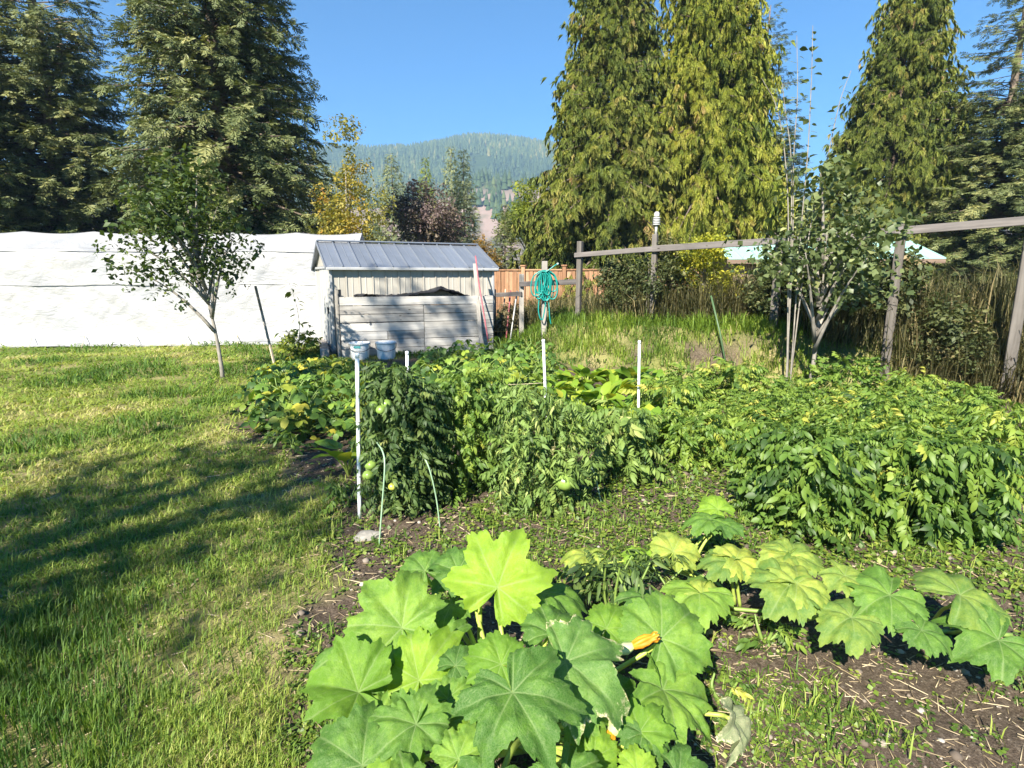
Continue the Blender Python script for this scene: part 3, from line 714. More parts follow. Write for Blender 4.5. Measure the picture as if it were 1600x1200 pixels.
rpoly = [(0.002, 0), (0.002, 0.03), (0.012, 0.036), (0.028, 0.036), (0.036, 0.008), (rw*0.5, 0.008), (rw*0.5+0.012, 0.013), (rw*0.5+0.024, 0.008), (rw-0.001, 0.008), (rw-0.001, 0)]
rm = None
for sd_ in (0, 1):
    for k in range(NR_):
        # panel runs from eave up to ridge: local z of the prism points up the slope
        if sd_ == 0:
            loc = (-ov+(k+1)*rw, SW/2-hy, RG-hy*math.tan(rs_)); rot = Matrix(((-1, 0, 0), (0, -math.sin(rs_), math.cos(rs_)), (0, math.cos(rs_), math.sin(rs_)))).to_euler()
        else:
            loc = (-ov+k*rw, SW/2+hy, RG-hy*math.tan(rs_)); rot = Matrix(((1, 0, 0), (0, math.sin(rs_), -math.cos(rs_)), (0, math.cos(rs_), math.sin(rs_)))).to_euler()
        if rm is None: o = prism_obj('roof_panel', rpoly, sl, M['roofing'], sh, loc, rot); rm = o.data
        else: link('roof_panel', rm, sh, loc, rot)
box('ridge_cap', SL+2*ov+0.02, 0.13, 0.03, M['roofing'], sh, (SL/2, SW/2, RG+0.036), bev=0.01)
for yy in (SW/2-hy, SW/2+hy): box('eave_trim', SL+2*ov+0.02, 0.03, 0.055, M['trim'], sh, (SL/2, yy, RG-hy*math.tan(rs_)-0.012), bev=0.008)
for x0 in (-ov-0.014, SL+ov+0.014):
    for sg in (-1, 1):
        box('verge_trim', 0.022, sl, 0.07, M['roofing'], sh, (x0, SW/2+sg*hy/2, RG-hy*math.tan(rs_)/2-0.006), (-sg*rs_, 0, 0), bev=0.006)
tb = box('timber_beam', 0.16, 2.1, 0.17, M['base_wood'], None, (0, 0, 0), bev=0.014)
tb.location = (SHX-0.42, SHY+0.62, hz(SHX-.42, SHY+.62)+0.07); tb.rotation_euler = (0, 0, SHA-R(6)); tag(tb, 'low grey timber sill lying along the door end of the shed', 'timber')

# ------------------------------------------------------------------ board sided compost bin
bp0 = gnd(534, 560); CBA = R(20)
cb = thing('compost_bin', 'compost bin faced with weathered grey boards in front of the shed', 'compost bin', bp0, CBA)
rows = 7; bh = 0.160
def board(L_, h, x0, z0, dy=0.0, nm='board', **pr):
    o = box(nm, L_-0.006, 0.038, h-random.uniform(0.005, 0.011), M['grey_board'], cb, (x0+L_/2, 0.02+dy+random.uniform(-0.005, 0.005), z0+h/2), (random.uniform(-0.02, 0.02), random.uniform(-0.003, 0.003), 0), bev=0.004, **pr)
    return o
XM = 1.56
for k in range(rows):
    z0 = 0.0+k*bh
    gapk = 0.012 if k == 4 else 0.0
    if k in (2,):
        board(0.86, bh, 0.0, z0); board(XM-0.865, bh, 0.865, z0, 0.003)
    elif k == 6: board(2.66, bh, 0.0, z0+0.003)
    else: board(XM, bh-gapk, 0.0, z0+gapk)
    if k != 6: board(2.66-XM, bh, XM+0.004, z0+random.uniform(-0.006, 0.004), 0.004)
    board(0.30, bh, 2.665, z0, 0.0)
for k in range(rows): box('side_board', 0.55, 0.036, bh-0.008, M['grey_board'], cb, (2.95, 0.33, 0.0+k*bh+bh/2), (0, 0, math.pi/2), bev=0.004)
box('end_post', 0.045, 0.20, 1.30, M['grey_post'], cb, (-0.032, 0.075, 0.62), bev=0.006)
box('end_post', 0.045, 0.17, 1.24, M['grey_post'], cb, (-0.032, 0.265, 0.60), bev=0.006)
box('corner_post', 0.085, 0.085, 1.16, M['grey_post'], cb, (0.05, 0.09, 0.56), bev=0.006)
box('corner_post', 0.085, 0.085, 1.16, M['grey_post'], cb, (XM, 0.09, 0.53), bev=0.006)
box('bracket', 0.05, 0.03, 0.12, M['dark_metal'], cb, (0.028, 0.03, 1.20), bev=0.004)
hp = lathe([(0.62, -0.02), (0.58, 0.4), (0.45, 0.85), (0.18, 1.05), (0.01, 1.06)], 18)
V = hp[0]*np.array([2.0, 0.36, 1.0])+np.array([1.5, 0.36, 0.0])
M['compost'] = plain('compost', (0.09, 0.065, 0.045), 0.95, var=0.5, scale=18, bstr=1.0)
ch = link('compost_heap', mk_mesh('compost_heap', V, hp[1], M['compost'], smooth=True), None, bp0, (0, 0, CBA)); tag(ch, 'heap of dark compost inside the grey board bin', 'compost')
ux, uy = np.meshgrid(np.linspace(0.30, 2.55, 64), np.linspace(0.10, 0.62, 20)); ux = ux.ravel(); uy = uy.ravel()
pk = np.interp(ux, [0.3, 0.5, 0.95, 1.35, 1.75, 1.93, 2.1, 2.35, 2.55], [1.13, 1.155, 1.12, 1.145, 1.21, 1.27, 1.24, 1.15, 1.10])
zz = pk-0.05*np.abs(uy-0.34)*1.2+(fbm(ux*7, uy*9, 41)-0.5)*0.10+np.abs(fbm(ux*9+uy*9, uy*12, 43)-0.5)*0.09
i = np.arange(19)[:, None]*64+np.arange(63)[None]
bs = link('plastic_sheet', mk_mesh('plastic_sheet', np.concatenate([np.stack([ux, uy, zz], 1), np.stack([ux, uy, zz-0.012], 1)]), np.concatenate([np.stack([i, i+1, i+65, i+64], -1).reshape(-1, 4), np.stack([i, i+64, i+65, i+1], -1).reshape(-1, 4)+1280]), M['black_sheet'], smooth=False), None, bp0, (0, 0, CBA))
tag(bs, 'crumpled black sheet heaped on top of the compost bin', 'sheet')
# sticks leaning on its right end
def lean_stick(name, a, b, w, mat, label, cat, group=None, flat=None):
    a = np.asarray(a, float); b = np.asarray(b, float); L_ = np.linalg.norm(b-a)
    me = box_mesh(name, w, flat or w, L_, mat, min(w, flat or w)*0.15, (0, 0, L_/2)); o = link(name, me, None, a, Vector(b-a).to_track_quat('Z', 'Y').to_euler()); tag(o, label, cat, group); return o
lean_stick('slat', at(752, 541, 11.28), at(742, 412, 11.7), 0.075, M['grey_post'], 'grey slat leaning against the right end of the board bin', 'slat', flat=0.02)
rd = crv([at(763, 534, 11.15), at(756, 490, 11.25), at(748, 440, 11.5), at(743, 400, 11.8)], 14)
o = tube_obj('rod', rd, 0.015, M['red_paint'], None, 7); tag(o, 'red painted rod leaning beside the grey slat on the bin', 'rod')

# white pails in front of the boards
def pail(px, py, w, h, label, lab):
    p = gnd(px, py); t = thing('pail', label, 'pail', p, R(12), 'white pails before the compost bin')
    pr = [(w*0.40, 0.0), (w*0.43, h*0.1), (w*0.475, h*0.86), (w*0.475, h*0.88), (w*0.51, h*0.885), (w*0.515, h*0.99), (w*0.48, h), (w*0.46, h*0.97), (w*0.38, 0.03), (0.005, 0.03)]
    V, F = lathe(pr, 28); link('body', mk_mesh('body', V, F, M['white_pail'], smooth=True), t)
    tube_obj('handle', crv([(w*0.52, 0, h*0.9), (w*0.42, -w*0.36, h*0.62), (0, -w*0.53, h*0.5), (-w*0.42, -w*0.36, h*0.62), (-w*0.52, 0, h*0.9)], 20), 0.005, M['dark_metal'], t, 5)
    if lab:
        a = np.linspace(-2.15, -1.45, 9); V = [(w*0.475*math.cos(x), w*0.475*math.sin(x), z) for z in (h*0.7, h*0.84) for x in a]
        link('label_patch', mk_mesh('label_patch', np.array(V)*np.array([1.012, 1.012, 1]), [np.array([(k, k+1, k+10, k+9) for k in range(8)])], M['teal_label'], smooth=True), t)
pail(563, 561, 0.37, 0.31, 'white plastic pail with a teal patch before the board bin', True)
pail(604, 560, 0.37, 0.31, 'plain white plastic pail right of the teal patched pail', False)

# ------------------------------------------------------------------ cedar fence in the distance
def cedar_fence(pts, label, grp):
    t = thing('cedar_fence', label, 'fence', (*pts[0], 0), 0, grp); o0 = np.array([*pts[0], 0])
    nb = None
    for k in range(len(pts)-1):
        a = np.array([*pts[k], 0.0]); b = np.array([*pts[k+1], 0.0]); Ld = np.linalg.norm(b-a); ang = math.atan2(b[1]-a[1], b[0]-a[0]); c = (a+b)/2-o0
        box('post', 0.14, 0.14, 1.90, M['cedar'], t, a-o0+np.array([0, 0, 0.88]), (0, 0, ang), bev=0.01)
        box('post_cap', 0.2, 0.2, 0.05, M['cedar'], t, a-o0+np.array([0, 0, 1.855]), (0, 0, ang), bev=0.01)
        box('cap_rail', Ld-0.16, 0.12, 0.05, M['cedar'], t, c+np.array([0, 0, 1.715]), (0, 0, ang), bev=0.006)
        box('rail', Ld-0.16, 0.05, 0.09, M['cedar'], t, c+np.array([0, 0.05, 0.6]), (0, 0, ang))
        n = int((Ld-0.16)/0.142)
        for j in range(n):
            s = -Ld/2+0.08+(j+0.5)*(Ld-0.16)/n; d = np.array([math.cos(ang), math.sin(ang), 0])*s+c
            q = (-math.sin(ang)*-0.02*(j % 2), math.cos(ang)*-0.012*(j % 2))
            if nb is None: nb = box_mesh('board', 0.134, 0.02, 1.70, M['cedar'], 0)
            link('board', nb, t, (d[0]+q[0], d[1]+q[1], 0.838+random.uniform(-.01, .01)), (0, 0, ang))
fy = 26.0
def fp(px, Y): return ((px-800)/FPX*Y*math.cos(_p), Y)
cedar_fence([fp(690, 21.4), fp(755, 20.9), fp(818, 20.4), fp(882, 19.9), fp(952, 19.4), fp(1026, 18.9), fp(1104, 18.4)], 'reddish brown cedar board fence beyond the garden', None)

# ------------------------------------------------------------------ rail fence on the bank
FA, FB = np.array([1.24, 10.9]), np.array([6.3, 6.5])
def fpt(t): return FA*(1-t)+FB*t
def fence_t(px):
    # place along the fence line seen at a pixel column
    k = (px-800)/FPX*math.cos(_p); d = FB-FA
    return (k*FA[1]-FA[0])/(d[0]-k*d[1])
rf = thing('rail_fence', 'weathered post and rail fence, darkened as in shade, along the top of the grassy bank', 'fence', (*FA, hz(*FA)))
r0 = np.array([*FA, hz(*FA)])
def fpost(px, topy, w=0.10, nm='post', extra=0.0):
    t = fence_t(px); q = fpt(t); z = hz(*q); zt = at(px, topy, q[1])[2]
    box(nm, w, w, zt-z+0.3, M['dark_post'], rf, np.array([q[0], q[1], (zt+z-0.3)/2])-r0, (0, random.uniform(-0.012, 0.012), R(-35)), bev=0.006)
    return np.array([q[0], q[1], zt])
fpost(905, 377, 0.092); ps = fpost(1022, 366, 0.085); fpost(1215, 368, 0.11); fpost(1400, 350, 0.11); fpost(1600, 330, 0.11)
def frail(px0, y0, px1, y1, h=0.13):
    a2 = fpt(fence_t(px0)); b2 = fpt(fence_t(px1)); a = at(px0, y0, a2[1]); b = at(px1, y1, b2[1]); d = b-a; Ld = np.linalg.norm(d)
    nrm = np.array([d[1], -d[0], 0])/math.hypot(d[0], d[1])*0.068
    o = box('rail', Ld, 0.036, h, M['rail_wood'], rf, (a+b)/2+nrm*1.0-r0, (0, -math.asin(d[2]/Ld), math.atan2(d[1], d[0])), bev=0.006)
frail(901, 399, 1026, 389, 0.085); frail(1022.5, 389, 1216, 377, 0.10); frail(1212, 377, 1404, 362, 0.10); frail(1400, 362, 1610, 345, 0.10)
# lower run to the left with the hose post
lf = thing('low_rail_fence', 'short lower run of grey posts and rails left of the tall post', 'fence', (*fp(850, 11.3), 0))
l0 = np.array([*fp(850, 11.3), 0])
def lpost(px, Y, topy, w):
    p = at(px, topy, Y); z = hz(p[0], p[1]); box('post', w, w, p[2]-z+0.25, M['grey_post'], lf, np.array([p[0], p[1], (p[2]+z-0.25)/2])-l0, (0, 0, R(8)), bev=0.006); return p
hp_ = lpost(851, 11.3, 408, 0.10); lpost(815, 11.9, 428, 0.09); lpost(772, 12.6, 452, 0.08)
def lrail(px0, Y0, y0, px1, Y1, y1, h):
    a = at(px0, y0, Y0); b = at(px1, y1, Y1); d = b-a; Ld = np.linalg.norm(d)
    box('rail', Ld, 0.036, h, M['rail_wood'], lf, (a+b)/2+np.array([0, -0.075, 0])-l0, (0, -math.asin(d[2]/Ld), math.atan2(d[1], d[0])), bev=0.005)
lrail(812, 11.9, 444, 902, 11.05, 440, 0.10); lrail(766, 12.6, 461, 815, 11.9, 459, 0.09)
# weather sensor on its pipe, on the fence post at px 1022
ws = thing('weather_sensor', 'small grey sensor of stacked louvre rings on a pale pipe atop the fence post', 'sensor', ps)
tube_obj('pipe', [(0, 0, -0.02), (0, 0, 0.17)], 0.022, M['sensor_pipe'], ws, 10)
for k in range(5):
    V, F = lathe([(0.02, 0.0), (0.062, -0.008), (0.064, 0.0), (0.05, 0.012), (0.02, 0.014)], 18)
    link('louvre_ring', mk_mesh('louvre_ring', V, F, M['sensor'], smooth=True), ws, (0, 0, 0.155+k*0.026))
V, F = lathe([(0.045, 0.0), (0.045, 0.05), (0.03, 0.075), (0.002, 0.08)], 18); link('cap', mk_mesh('cap', V, F, M['sensor_pipe'], smooth=True), ws, (0, 0, 0.285))
# hose looped over its post
hs = thing('garden_hose', 'teal garden hose hung in loops over the grey fence post', 'hose', (hp_[0], hp_[1]-0.11, hp_[2]-0.40))
lp = []
rr = np.random.RandomState(5)
for k in range(14):
    w = rr.uniform(0.07, 0.14); dn = rr.uniform(0.34, 0.56); ox = rr.uniform(-0.05, 0.05); oy = -0.009*k+rr.uniform(-0.01, 0.01); sk = rr.uniform(-0.08, 0.08)
    for a in np.linspace(0, 2*math.pi, 14, endpoint=False):
        zc = math.cos(a); lp.append((ox+w*math.sin(a)*(1.0-0.35*zc)+sk*(1-zc), oy, 0.12*zc+0.10 if zc > 0 else dn*zc*0.8+0.10))
lp += [(0.02, -0.12, 0.2), (0.16, -0.12, 0.30), (0.22, -0.1, 0.34)]
tube_obj('hose_coil', crv(lp, len(lp)*5), 0.0125, M['hose'], hs, 7)
tube_obj('hose_tail', crv([(-0.06, -0.03, 0.0), (-0.12, -0.05, -0.5), (-0.05, -0.06, -0.72), (0.01, -0.05, -0.45), (0.03, -0.03, -0.1)], 24), 0.0125, M['hose'], hs, 7)
tube_obj('hose_tail', crv([(0.04, -0.03, -0.05), (0.08, -0.05, -0.4), (0.10, -0.05, -0.66), (0.13, -0.02, -0.80)], 20), 0.012, M['hose'], hs, 7)
V, F = lathe([(0.0125, 0), (0.019, 0.004), (0.019, 0.035), (0.004, 0.036)], 12); link('coupling', mk_mesh('coupling', V, F, M['hose_light'], smooth=True), hs, (0.22, -0.1, 0.335), (0, R(60), 0))
# tool handles stuck by the low rail
for a, b, mt, lb in ((at(781, 492, 12.2), at(790, 452, 12.5), 'pale_wood', 'pale tool handle leaning on the low rail nearest the shed'), (at(790, 488, 12.0), at(798, 454, 12.35), 'red_paint', 'reddish tool handle leaning on the low rail'), (at(796, 494, 11.7), at(808, 455, 12.1), 'sensor_pipe', 'grey tool handle leaning near the low corner post')):
    a[2] = hz(a[0], a[1]); o = tube_obj('tool_handle', np.array([a, a*0.5+b*0.5, b]), 0.016, M[mt], None, 7); tag(o, lb, 'tool handle')
# cabin with a mint green roof beyond the fence
M['mint_roof'] = metal_paint('mint roofing', (0.34, 0.58, 0.50), 0.4, 0.1, 0.1)
M['cabin_wall'] = wood('brown cabin wall', (0.10, 0.07, 0.05), (0.17, 0.12, 0.09), (0.24, 0.18, 0.13), 'x')
kb = at(1143, 405, 15.0); kb[2] = 0.5
kc = thing('cabin', 'low brown cabin with a mint green metal roof beyond the rail fence', 'cabin', kb, R(-6))
for k in range(9): box('wall_board', 4.6, 0.03, 0.155, M['cabin_wall'], kc, (2.5, 0.35, 0.08+k*0.16), bev=0.004)
box('side_wall', 0.05, 2.4, 1.44, M['cabin_wall'], kc, (0.19, 1.56, 0.72)); box('side_wall', 0.05, 2.4, 1.44, M['cabin_wall'], kc, (4.81, 1.56, 0.72)); box('back_wall', 4.6, 0.05, 1.44, M['cabin_wall'], kc, (2.5, 2.8, 0.72))
k0 = None
for k in range(13):
    pr_ = [(0.002, 0), (0.002, 0.03), (0.02, 0.03), (0.03, 0.006), (0.398, 0.006), (0.398, 0)]
    for sd_ in (0, 1):
        th = R(17); s_ = 1.75
        rot = Matrix(((-1, 0, 0), (0, -math.sin(th), math.cos(th)), (0, math.cos(th), math.sin(th)))).to_euler() if sd_ == 0 else Matrix(((1, 0, 0), (0, math.sin(th), -math.cos(th)), (0, math.cos(th), math.sin(th)))).to_euler()
        loc = (-0.1+(k+1)*0.4, 0.0, 1.42) if sd_ == 0 else (-0.1+k*0.4, 3.35, 1.42)
        if k0 is None: o = prism_obj('roof_panel', pr_, s_, M['mint_roof'], kc, loc, rot); k0 = o.data
        else: link('roof_panel', k0, kc, loc, rot)
box('fascia', 5.2, 0.03, 0.11, M['cabin_wall'], kc, (2.5, 0.02, 1.37))

# ------------------------------------------------------------------ stakes, hoops, twine
def stake(px0, py0, px1, py1, Y, r, label, mat='white_stake', Y1=None, grp='white garden stakes'):
    a = at(px0, py0, Y); b = at(px1, py1, Y1 or Y); a[2] = min(a[2], hz(a[0], a[1])-0.05)
    t = thing('garden_stake', label, 'stake', a, 0, grp)
    P = np.linspace(a, b, 7)-a; tube_obj('rod', P, r, M[mat], t, 9)
    d = P[-1]/np.linalg.norm(P[-1])
    tube_obj('tip_cap', [P[-1]-d*0.012, P[-1]+d*0.012, P[-1]+d*0.018], [r*1.15, r*1.15, r*0.6], M['dark_metal' if mat != 'white_stake' else 'white_stake'], t, 9)
    if mat == 'white_stake':
        for f in (0.3, 0.62): tube_obj('ring', [P[-1]*f, P[-1]*f+d*0.012], r*1.18, M['sensor'], t, 9)
    return a, b
g1 = gnd(562, 812)
stake(562, 812, 558, 556, g1[1], 0.0125, 'white stake standing clear at the left edge of the front tomato clump')
stake(637, 680, 636, 552, 4.6, 0.0125, 'white stake poking up in front of the white pails')
stake(855, 690, 849, 533, 5.3, 0.0135, 'white stake behind the drooping tomato plant in the middle')
stake(997, 690, 999, 535, 5.3, 0.0125, 'rightmost white stake before the hollow in the bank')
M['dark_stake'] = plain('dark green stake', (0.06, 0.11, 0.045), 0.5, var=0.2)
b0 = at(1138, 590, 8.1)
o = tube_obj('bamboo_stake', np.array([b0, at(1125, 520, 8.25), at(1111, 462, 8.4)]), 0.014, M['dark_stake'], None, 8); tag(o, 'thin dark green stake leaning at the foot of the bank', 'stake')
lean = [gnd(432, 579), None]; lean[1] = at(399, 447, lean[0][1]+0.15); lean[0][2] -= 0.05
wp = thing('wooden_stake', 'slanting wooden stake with a dark middle standing on the lawn beside the sapling', 'stake', lean[0])
lv = np.array(lean[1])-lean[0]
for nm, f0, f1, mt in (('shaft', 0, 0.36, 'pale_wood'), ('dark_band', 0.36, 0.72, 'grey_post'), ('upper_shaft', 0.72, 1.0, 'pale_wood')):
    Ld = np.linalg.norm(lv)*(f1-f0); link(nm, box_mesh(nm, 0.036, 0.028, Ld, M[mt], 0.004, (0, 0, Ld/2)), wp, lv*f0, Vector(lv).to_track_quat('Z', 'Y').to_euler())
def hoop(pts, Ys, label):
    P = [at(p[0], p[1], y) for p, y in zip(pts, Ys)]; 
    o = tube_obj('plant_hoop', crv(P, 30), 0.0045, M['green_wire'], None, 7); tag(o, label, 'hoop', 'thin green plant hoops'); return o
gq0 = gnd(592, 852); hoop([(592, 856), (597, 790), (601, 730), (598, 706), (588, 690)], [gq0[1], gq0[1], gq0[1]+.03, gq0[1]+.1, gq0[1]+.3], 'thin green hoop leg in front of the front tomato clump, left of the pair')
gq1 = gnd(688, 824); hoop([(688, 828), (681, 775), (668, 725), (650, 700), (630, 690)], [gq1[1], gq1[1], gq1[1]+.02, gq1[1]+.1, gq1[1]+.2], 'thin green hoop leg curving out of the front tomato clump on its right')
gq2 = gnd(940, 784); hoop([(940, 790), (930, 745), (915, 712), (898, 700), (880, 698)], [gq2[1], gq2[1], gq2[1]+.03, gq2[1]+.08, gq2[1]+.2], 'thin pale hoop leg right of the largest green tomato')
gq3 = gnd(1012, 742); hoop([(1012, 748), (1005, 708), (994, 680), (980, 668), (955, 668), (936, 676)], [gq3[1], gq3[1], gq3[1]+.05, gq3[1]+.1, gq3[1]+.15, gq3[1]+.2], 'thin pale hoop bent over the right hand tomato plant')
for a, b, lb in ((at(560, 681, g1[1]), at(612, 673, g1[1]+0.35), 'twine tied from the front white stake into the tomato clump'), (at(738, 600, 5.05), at(851, 598, 5.3), 'level twine running to the middle white stake')):
    P = np.linspace(a, b, 9); P[:, 2] -= 0.012*np.sin(np.linspace(0, math.pi, 9)); o = tube_obj('twine', P, 0.0028, M['twine'], None, 5); tag(o, lb, 'twine')
sp_ = gnd(575, 842); bm = bmesh.new(); bmesh.ops.create_icosphere(bm, subdivisions=3, radius=0.5)
for v in bm.verts:
    n_ = fbm(np.array([v.co.x*3+5]), np.array([v.co.y*3+v.co.z*2]), 4)[0]; v.co *= 0.75+0.5*n_; v.co = Vector((v.co.x*0.17, v.co.y*0.12, v.co.z*0.07))
me = bpy.data.meshes.new('stone'); bm.to_mesh(me); bm.free(); me.materials.append(M['stone']); o = link('stone', me, None, (sp_[0], sp_[1], sp_[2]+0.012), (0, 0, 0.4)); tag(o, 'flat pale stone on the soil before the front tomato clump', 'stone')

# ================================================================== SQUASH LEAVES
LOBES = [(0, 1.0), (50, 0.93), (-50, 0.93), (100, 0.80), (-100, 0.80), (143, 0.60), (-143, 0.60)]
def squash_mesh(name, seed, lob=0.45, cup=0.22, droop=0.30, fold=0.0, nr=26, nt=160, mat=None, rip=1.0):
    rs = np.random.RandomState(seed)
    th = np.linspace(-172, 172, nt); lo = [(a+rs.uniform(-6, 6), l*rs.uniform(0.9, 1.08)) for a, l in LOBES]
    r = np.zeros(nt)
    for a, l in lo:
        d = np.abs(th-a); r = np.maximum(r, l*(1-lob*(1-np.exp(-(d/24.0)**2))))
    r *= 1-0.75*sst(156, 172, np.abs(th))
    k9 = np.ones(7)/7; r = np.convolve(np.pad(r, 3, 'edge'), k9, 'valid')
    r = r*(1+0.05*np.cos(th*0.36+seed)*sst(0, 60, 172-np.abs(th)))
    tee = np.abs(((th*0.145+0.25*np.sin(th*0.11+seed)) % 1)-0.5)*2
    r = r*(1+0.07*(tee-0.5)+0.07*(vnoise(th*0.13, th*0+seed, seed)-0.5)+0.05*(vnoise(th*0.4, th*0+seed, seed+3)-0.5))
    s = np.linspace(0.0, 1, nr)**0.9
    S, TH = np.meshgrid(s, np.radians(th), indexing='ij'); RR = r[None]*S
    x = RR*np.cos(TH); y = RR*np.sin(TH)
    tdeg = np.degrees(TH)
    near = np.full(tdeg.shape, 999.0); which = np.zeros(tdeg.shape, int)
    for k, (a, l) in enumerate(lo):
        d = tdeg-a; m_ = np.abs(d) < np.abs(near); near = np.where(m_, d, near); which = np.where(m_, k, which)
    dl = np.radians(near); al = RR*np.cos(dl); pe = RR*np.abs(np.sin(dl))
    vein = np.exp(-(pe/(0.0085*(1.25-0.75*S)+0.001))**2)
    # branch veins
    off = which*0.37+(near > 0)*0.5
    ph = (al-pe*0.95)/0.145+off; fr = np.abs((ph % 1)-0.5)*2; sec = np.exp(-((1-fr)/0.085)**2)*sst(0.0, 0.03, pe)*0.62*sst(0.05, 0.25, al)
    ph2 = (al+pe*1.6)/0.052+off; fr2 = np.abs((ph2 % 1)-0.5)*2; ter = np.exp(-((1-fr2)/0.2)**2)*0.16
    vv = np.clip(np.maximum(np.maximum(vein, sec), ter), 0, 1)
    puff = (1-np.exp(-(near/10.0)**2))*0.105*np.minimum(S*1.6, 1)*np.sqrt(np.maximum(RR, 1e-4))
    puff2 = (1-sec-0.5*ter)*0.020*S
    nz = (fbm(x*3.2+seed*7, y*3.2, seed, 3)-0.5)
    z = cup*RR*(1-RR*0.9)-droop*RR**2.3+puff+puff2+nz*0.16*S*rip+0.045*rip*S**3*np.sin(TH*9+seed)*vnoise(tdeg*0.05, S*0+seed, seed+9)
    z = z+0.16*np.maximum(S-0.62, 0)**1.5*np.cos(TH*3.5+seed)*rip
    if fold: z = z+fold*np.abs(y)
    V = np.stack([x.ravel(), y.ravel(), z.ravel()], 1); i = np.arange(nr-1)[:, None]*nt+np.arange(nt-1)[None]
    q = np.stack([i, i+nt, i+nt+1, i+1], -1).reshape(-1, 4)
    return mk_mesh(name, V, q, mat, smooth=True, attrs={'vein': vv.ravel(), 'rim': S.ravel()})
def squash_mat(name, lo, mid, hi, vein=(0.30, 0.37, 0.17), burn=0.0, silver=0.25, trans=0.30):
    m, nt, N, L = new_mat(name); co = coords(nt, 'Object')
    oi = N.new('ShaderNodeObjectInfo')
    n1 = noise_tex(nt, 3.2, 4, co); n2 = noise_tex(nt, 26, 4, co)
    v = math_n(nt, 'ADD', math_n(nt, 'MULTIPLY', n1.outputs[0], 0.75), math_n(nt, 'MULTIPLY', n2.outputs[0], 0.25)); v = math_n(nt, 'SUBTRACT', v, 0.12)
    v = math_n(nt, 'ADD', v, math_n(nt, 'MULTIPLY', math_n(nt, 'SUBTRACT', oi.outputs['Random'], 0.35), 0.42))
    c = ramp(nt, [(0.25, lo), (0.5, mid), (0.75, hi)], v)
    ve = attr(nt, 'vein'); c = mixc(nt, math_n(nt, 'MULTIPLY', ve, 0.40), c, vein)
    vx = N.new('ShaderNodeTexVoronoi'); vx.feature = 'DISTANCE_TO_EDGE'; vx.inputs['Scale'].default_value = 30; L.new(co, vx.inputs['Vector']); net = ramp(nt, [(0.0, (1, 1, 1)), (0.09, (0, 0, 0))], vx.outputs['Distance']); c = mixc(nt, math_n(nt, 'MULTIPLY', net, 0.16), c, vein)
    # pale silvery flecks along the veins
    vo = N.new('ShaderNodeTexVoronoi'); vo.inputs['Scale'].default_value = 16; L.new(co, vo.inputs['Vector'])
    fl = ramp(nt, [(0.05, (1, 1, 1)), (0.16, (0, 0, 0))], vo.outputs['Distance']); n3 = noise_tex(nt, 5, 2, co); g3 = ramp(nt, [(0.53, (0, 0, 0)), (0.66, (1, 1, 1))], n3.outputs[0])
    c = mixc(nt, math_n(nt, 'MULTIPLY', math_n(nt, 'MULTIPLY', fl, g3), silver), c, (0.34, 0.40, 0.24))
    if burn:
        rim = attr(nt, 'rim'); nb_ = noise_tex(nt, 6.5, 5, co, 0.7)
        f = ramp(nt, [(0.69, (0, 0, 0)), (0.75, (1, 1, 1))], math_n(nt, 'ADD', math_n(nt, 'MULTIPLY', rim, 0.55*burn), math_n(nt, 'MULTIPLY', nb_.outputs[0], 0.40)))
        bc = ramp(nt, [(0.4, (0.42, 0.33, 0.16)), (0.6, (0.60, 0.55, 0.36))], n2.outputs[0]); c = mixc(nt, f, c, bc)
    b = pbr(nt, c, 0.62, bump=vx.outputs['Distance'], bstr=0.35, bdist=0.006, spec=0.3)
    t = N.new('ShaderNodeBsdfTranslucent'); L.new(mixc(nt, 1.0, c, (1.7, 1.65, 0.4), 'MULTIPLY'), t.inputs[0])
    mx = N.new('ShaderNodeMixShader'); mx.inputs[0].default_value = trans; L.new(b, mx.inputs[1]); L.new(t.outputs[0], mx.inputs[2]); out(nt, mx.outputs[0]); return m
M['squash'] = squash_mat('squash leaf green', (0.05, 0.13, 0.018), (0.10, 0.21, 0.024), (0.185, 0.31, 0.034), silver=0.12)
M['squash_burnt'] = squash_mat('squash leaf with dry edges', (0.05, 0.12, 0.026), (0.085, 0.185, 0.034), (0.14, 0.25, 0.045), burn=0.93, silver=0.5)
M['squash_lime'] = squash_mat('young squash leaf', (0.11, 0.23, 0.018), (0.19, 0.33, 0.024), (0.27, 0.41, 0.034), silver=0.05, trans=0.38)
M['squash_yellow'] = squash_mat('yellowing squash leaf', (0.09, 0.18, 0.03), (0.20, 0.28, 0.04), (0.36, 0.40, 0.06), silver=0.1, trans=0.3)
M['squash_dry'] = squash_mat('withered squash leaf', (0.06, 0.09, 0.04), (0.12, 0.15, 0.07), (0.24, 0.25, 0.14), burn=0.95, silver=0.6, trans=0.15)
SQ = {}
for k in range(6): SQ['z%d' % k] = squash_mesh('leaf', 100+k, 0.55, 0.34, 0.30+0.06*(k % 3), rip=1.6)
for k in range(3): SQ['p%d' % k] = squash_mesh('leaf', 140+k, 0.25, 0.26, 0.40+0.06*k, rip=1.4)      # rounder, flatter
SQ['f0'] = squash_mesh('leaf', 160, 0.42, 0.18, 0.30, fold=0.55); SQ['f1'] = squash_mesh('leaf', 161, 0.42, 0.10, 0.55, fold=-0.35)
SQ['w0'] = squash_mesh('leaf', 170, 0.40, 0.1, 0.9, fold=0.7, rip=2.2)
_mc = {}
SQS = 0.93
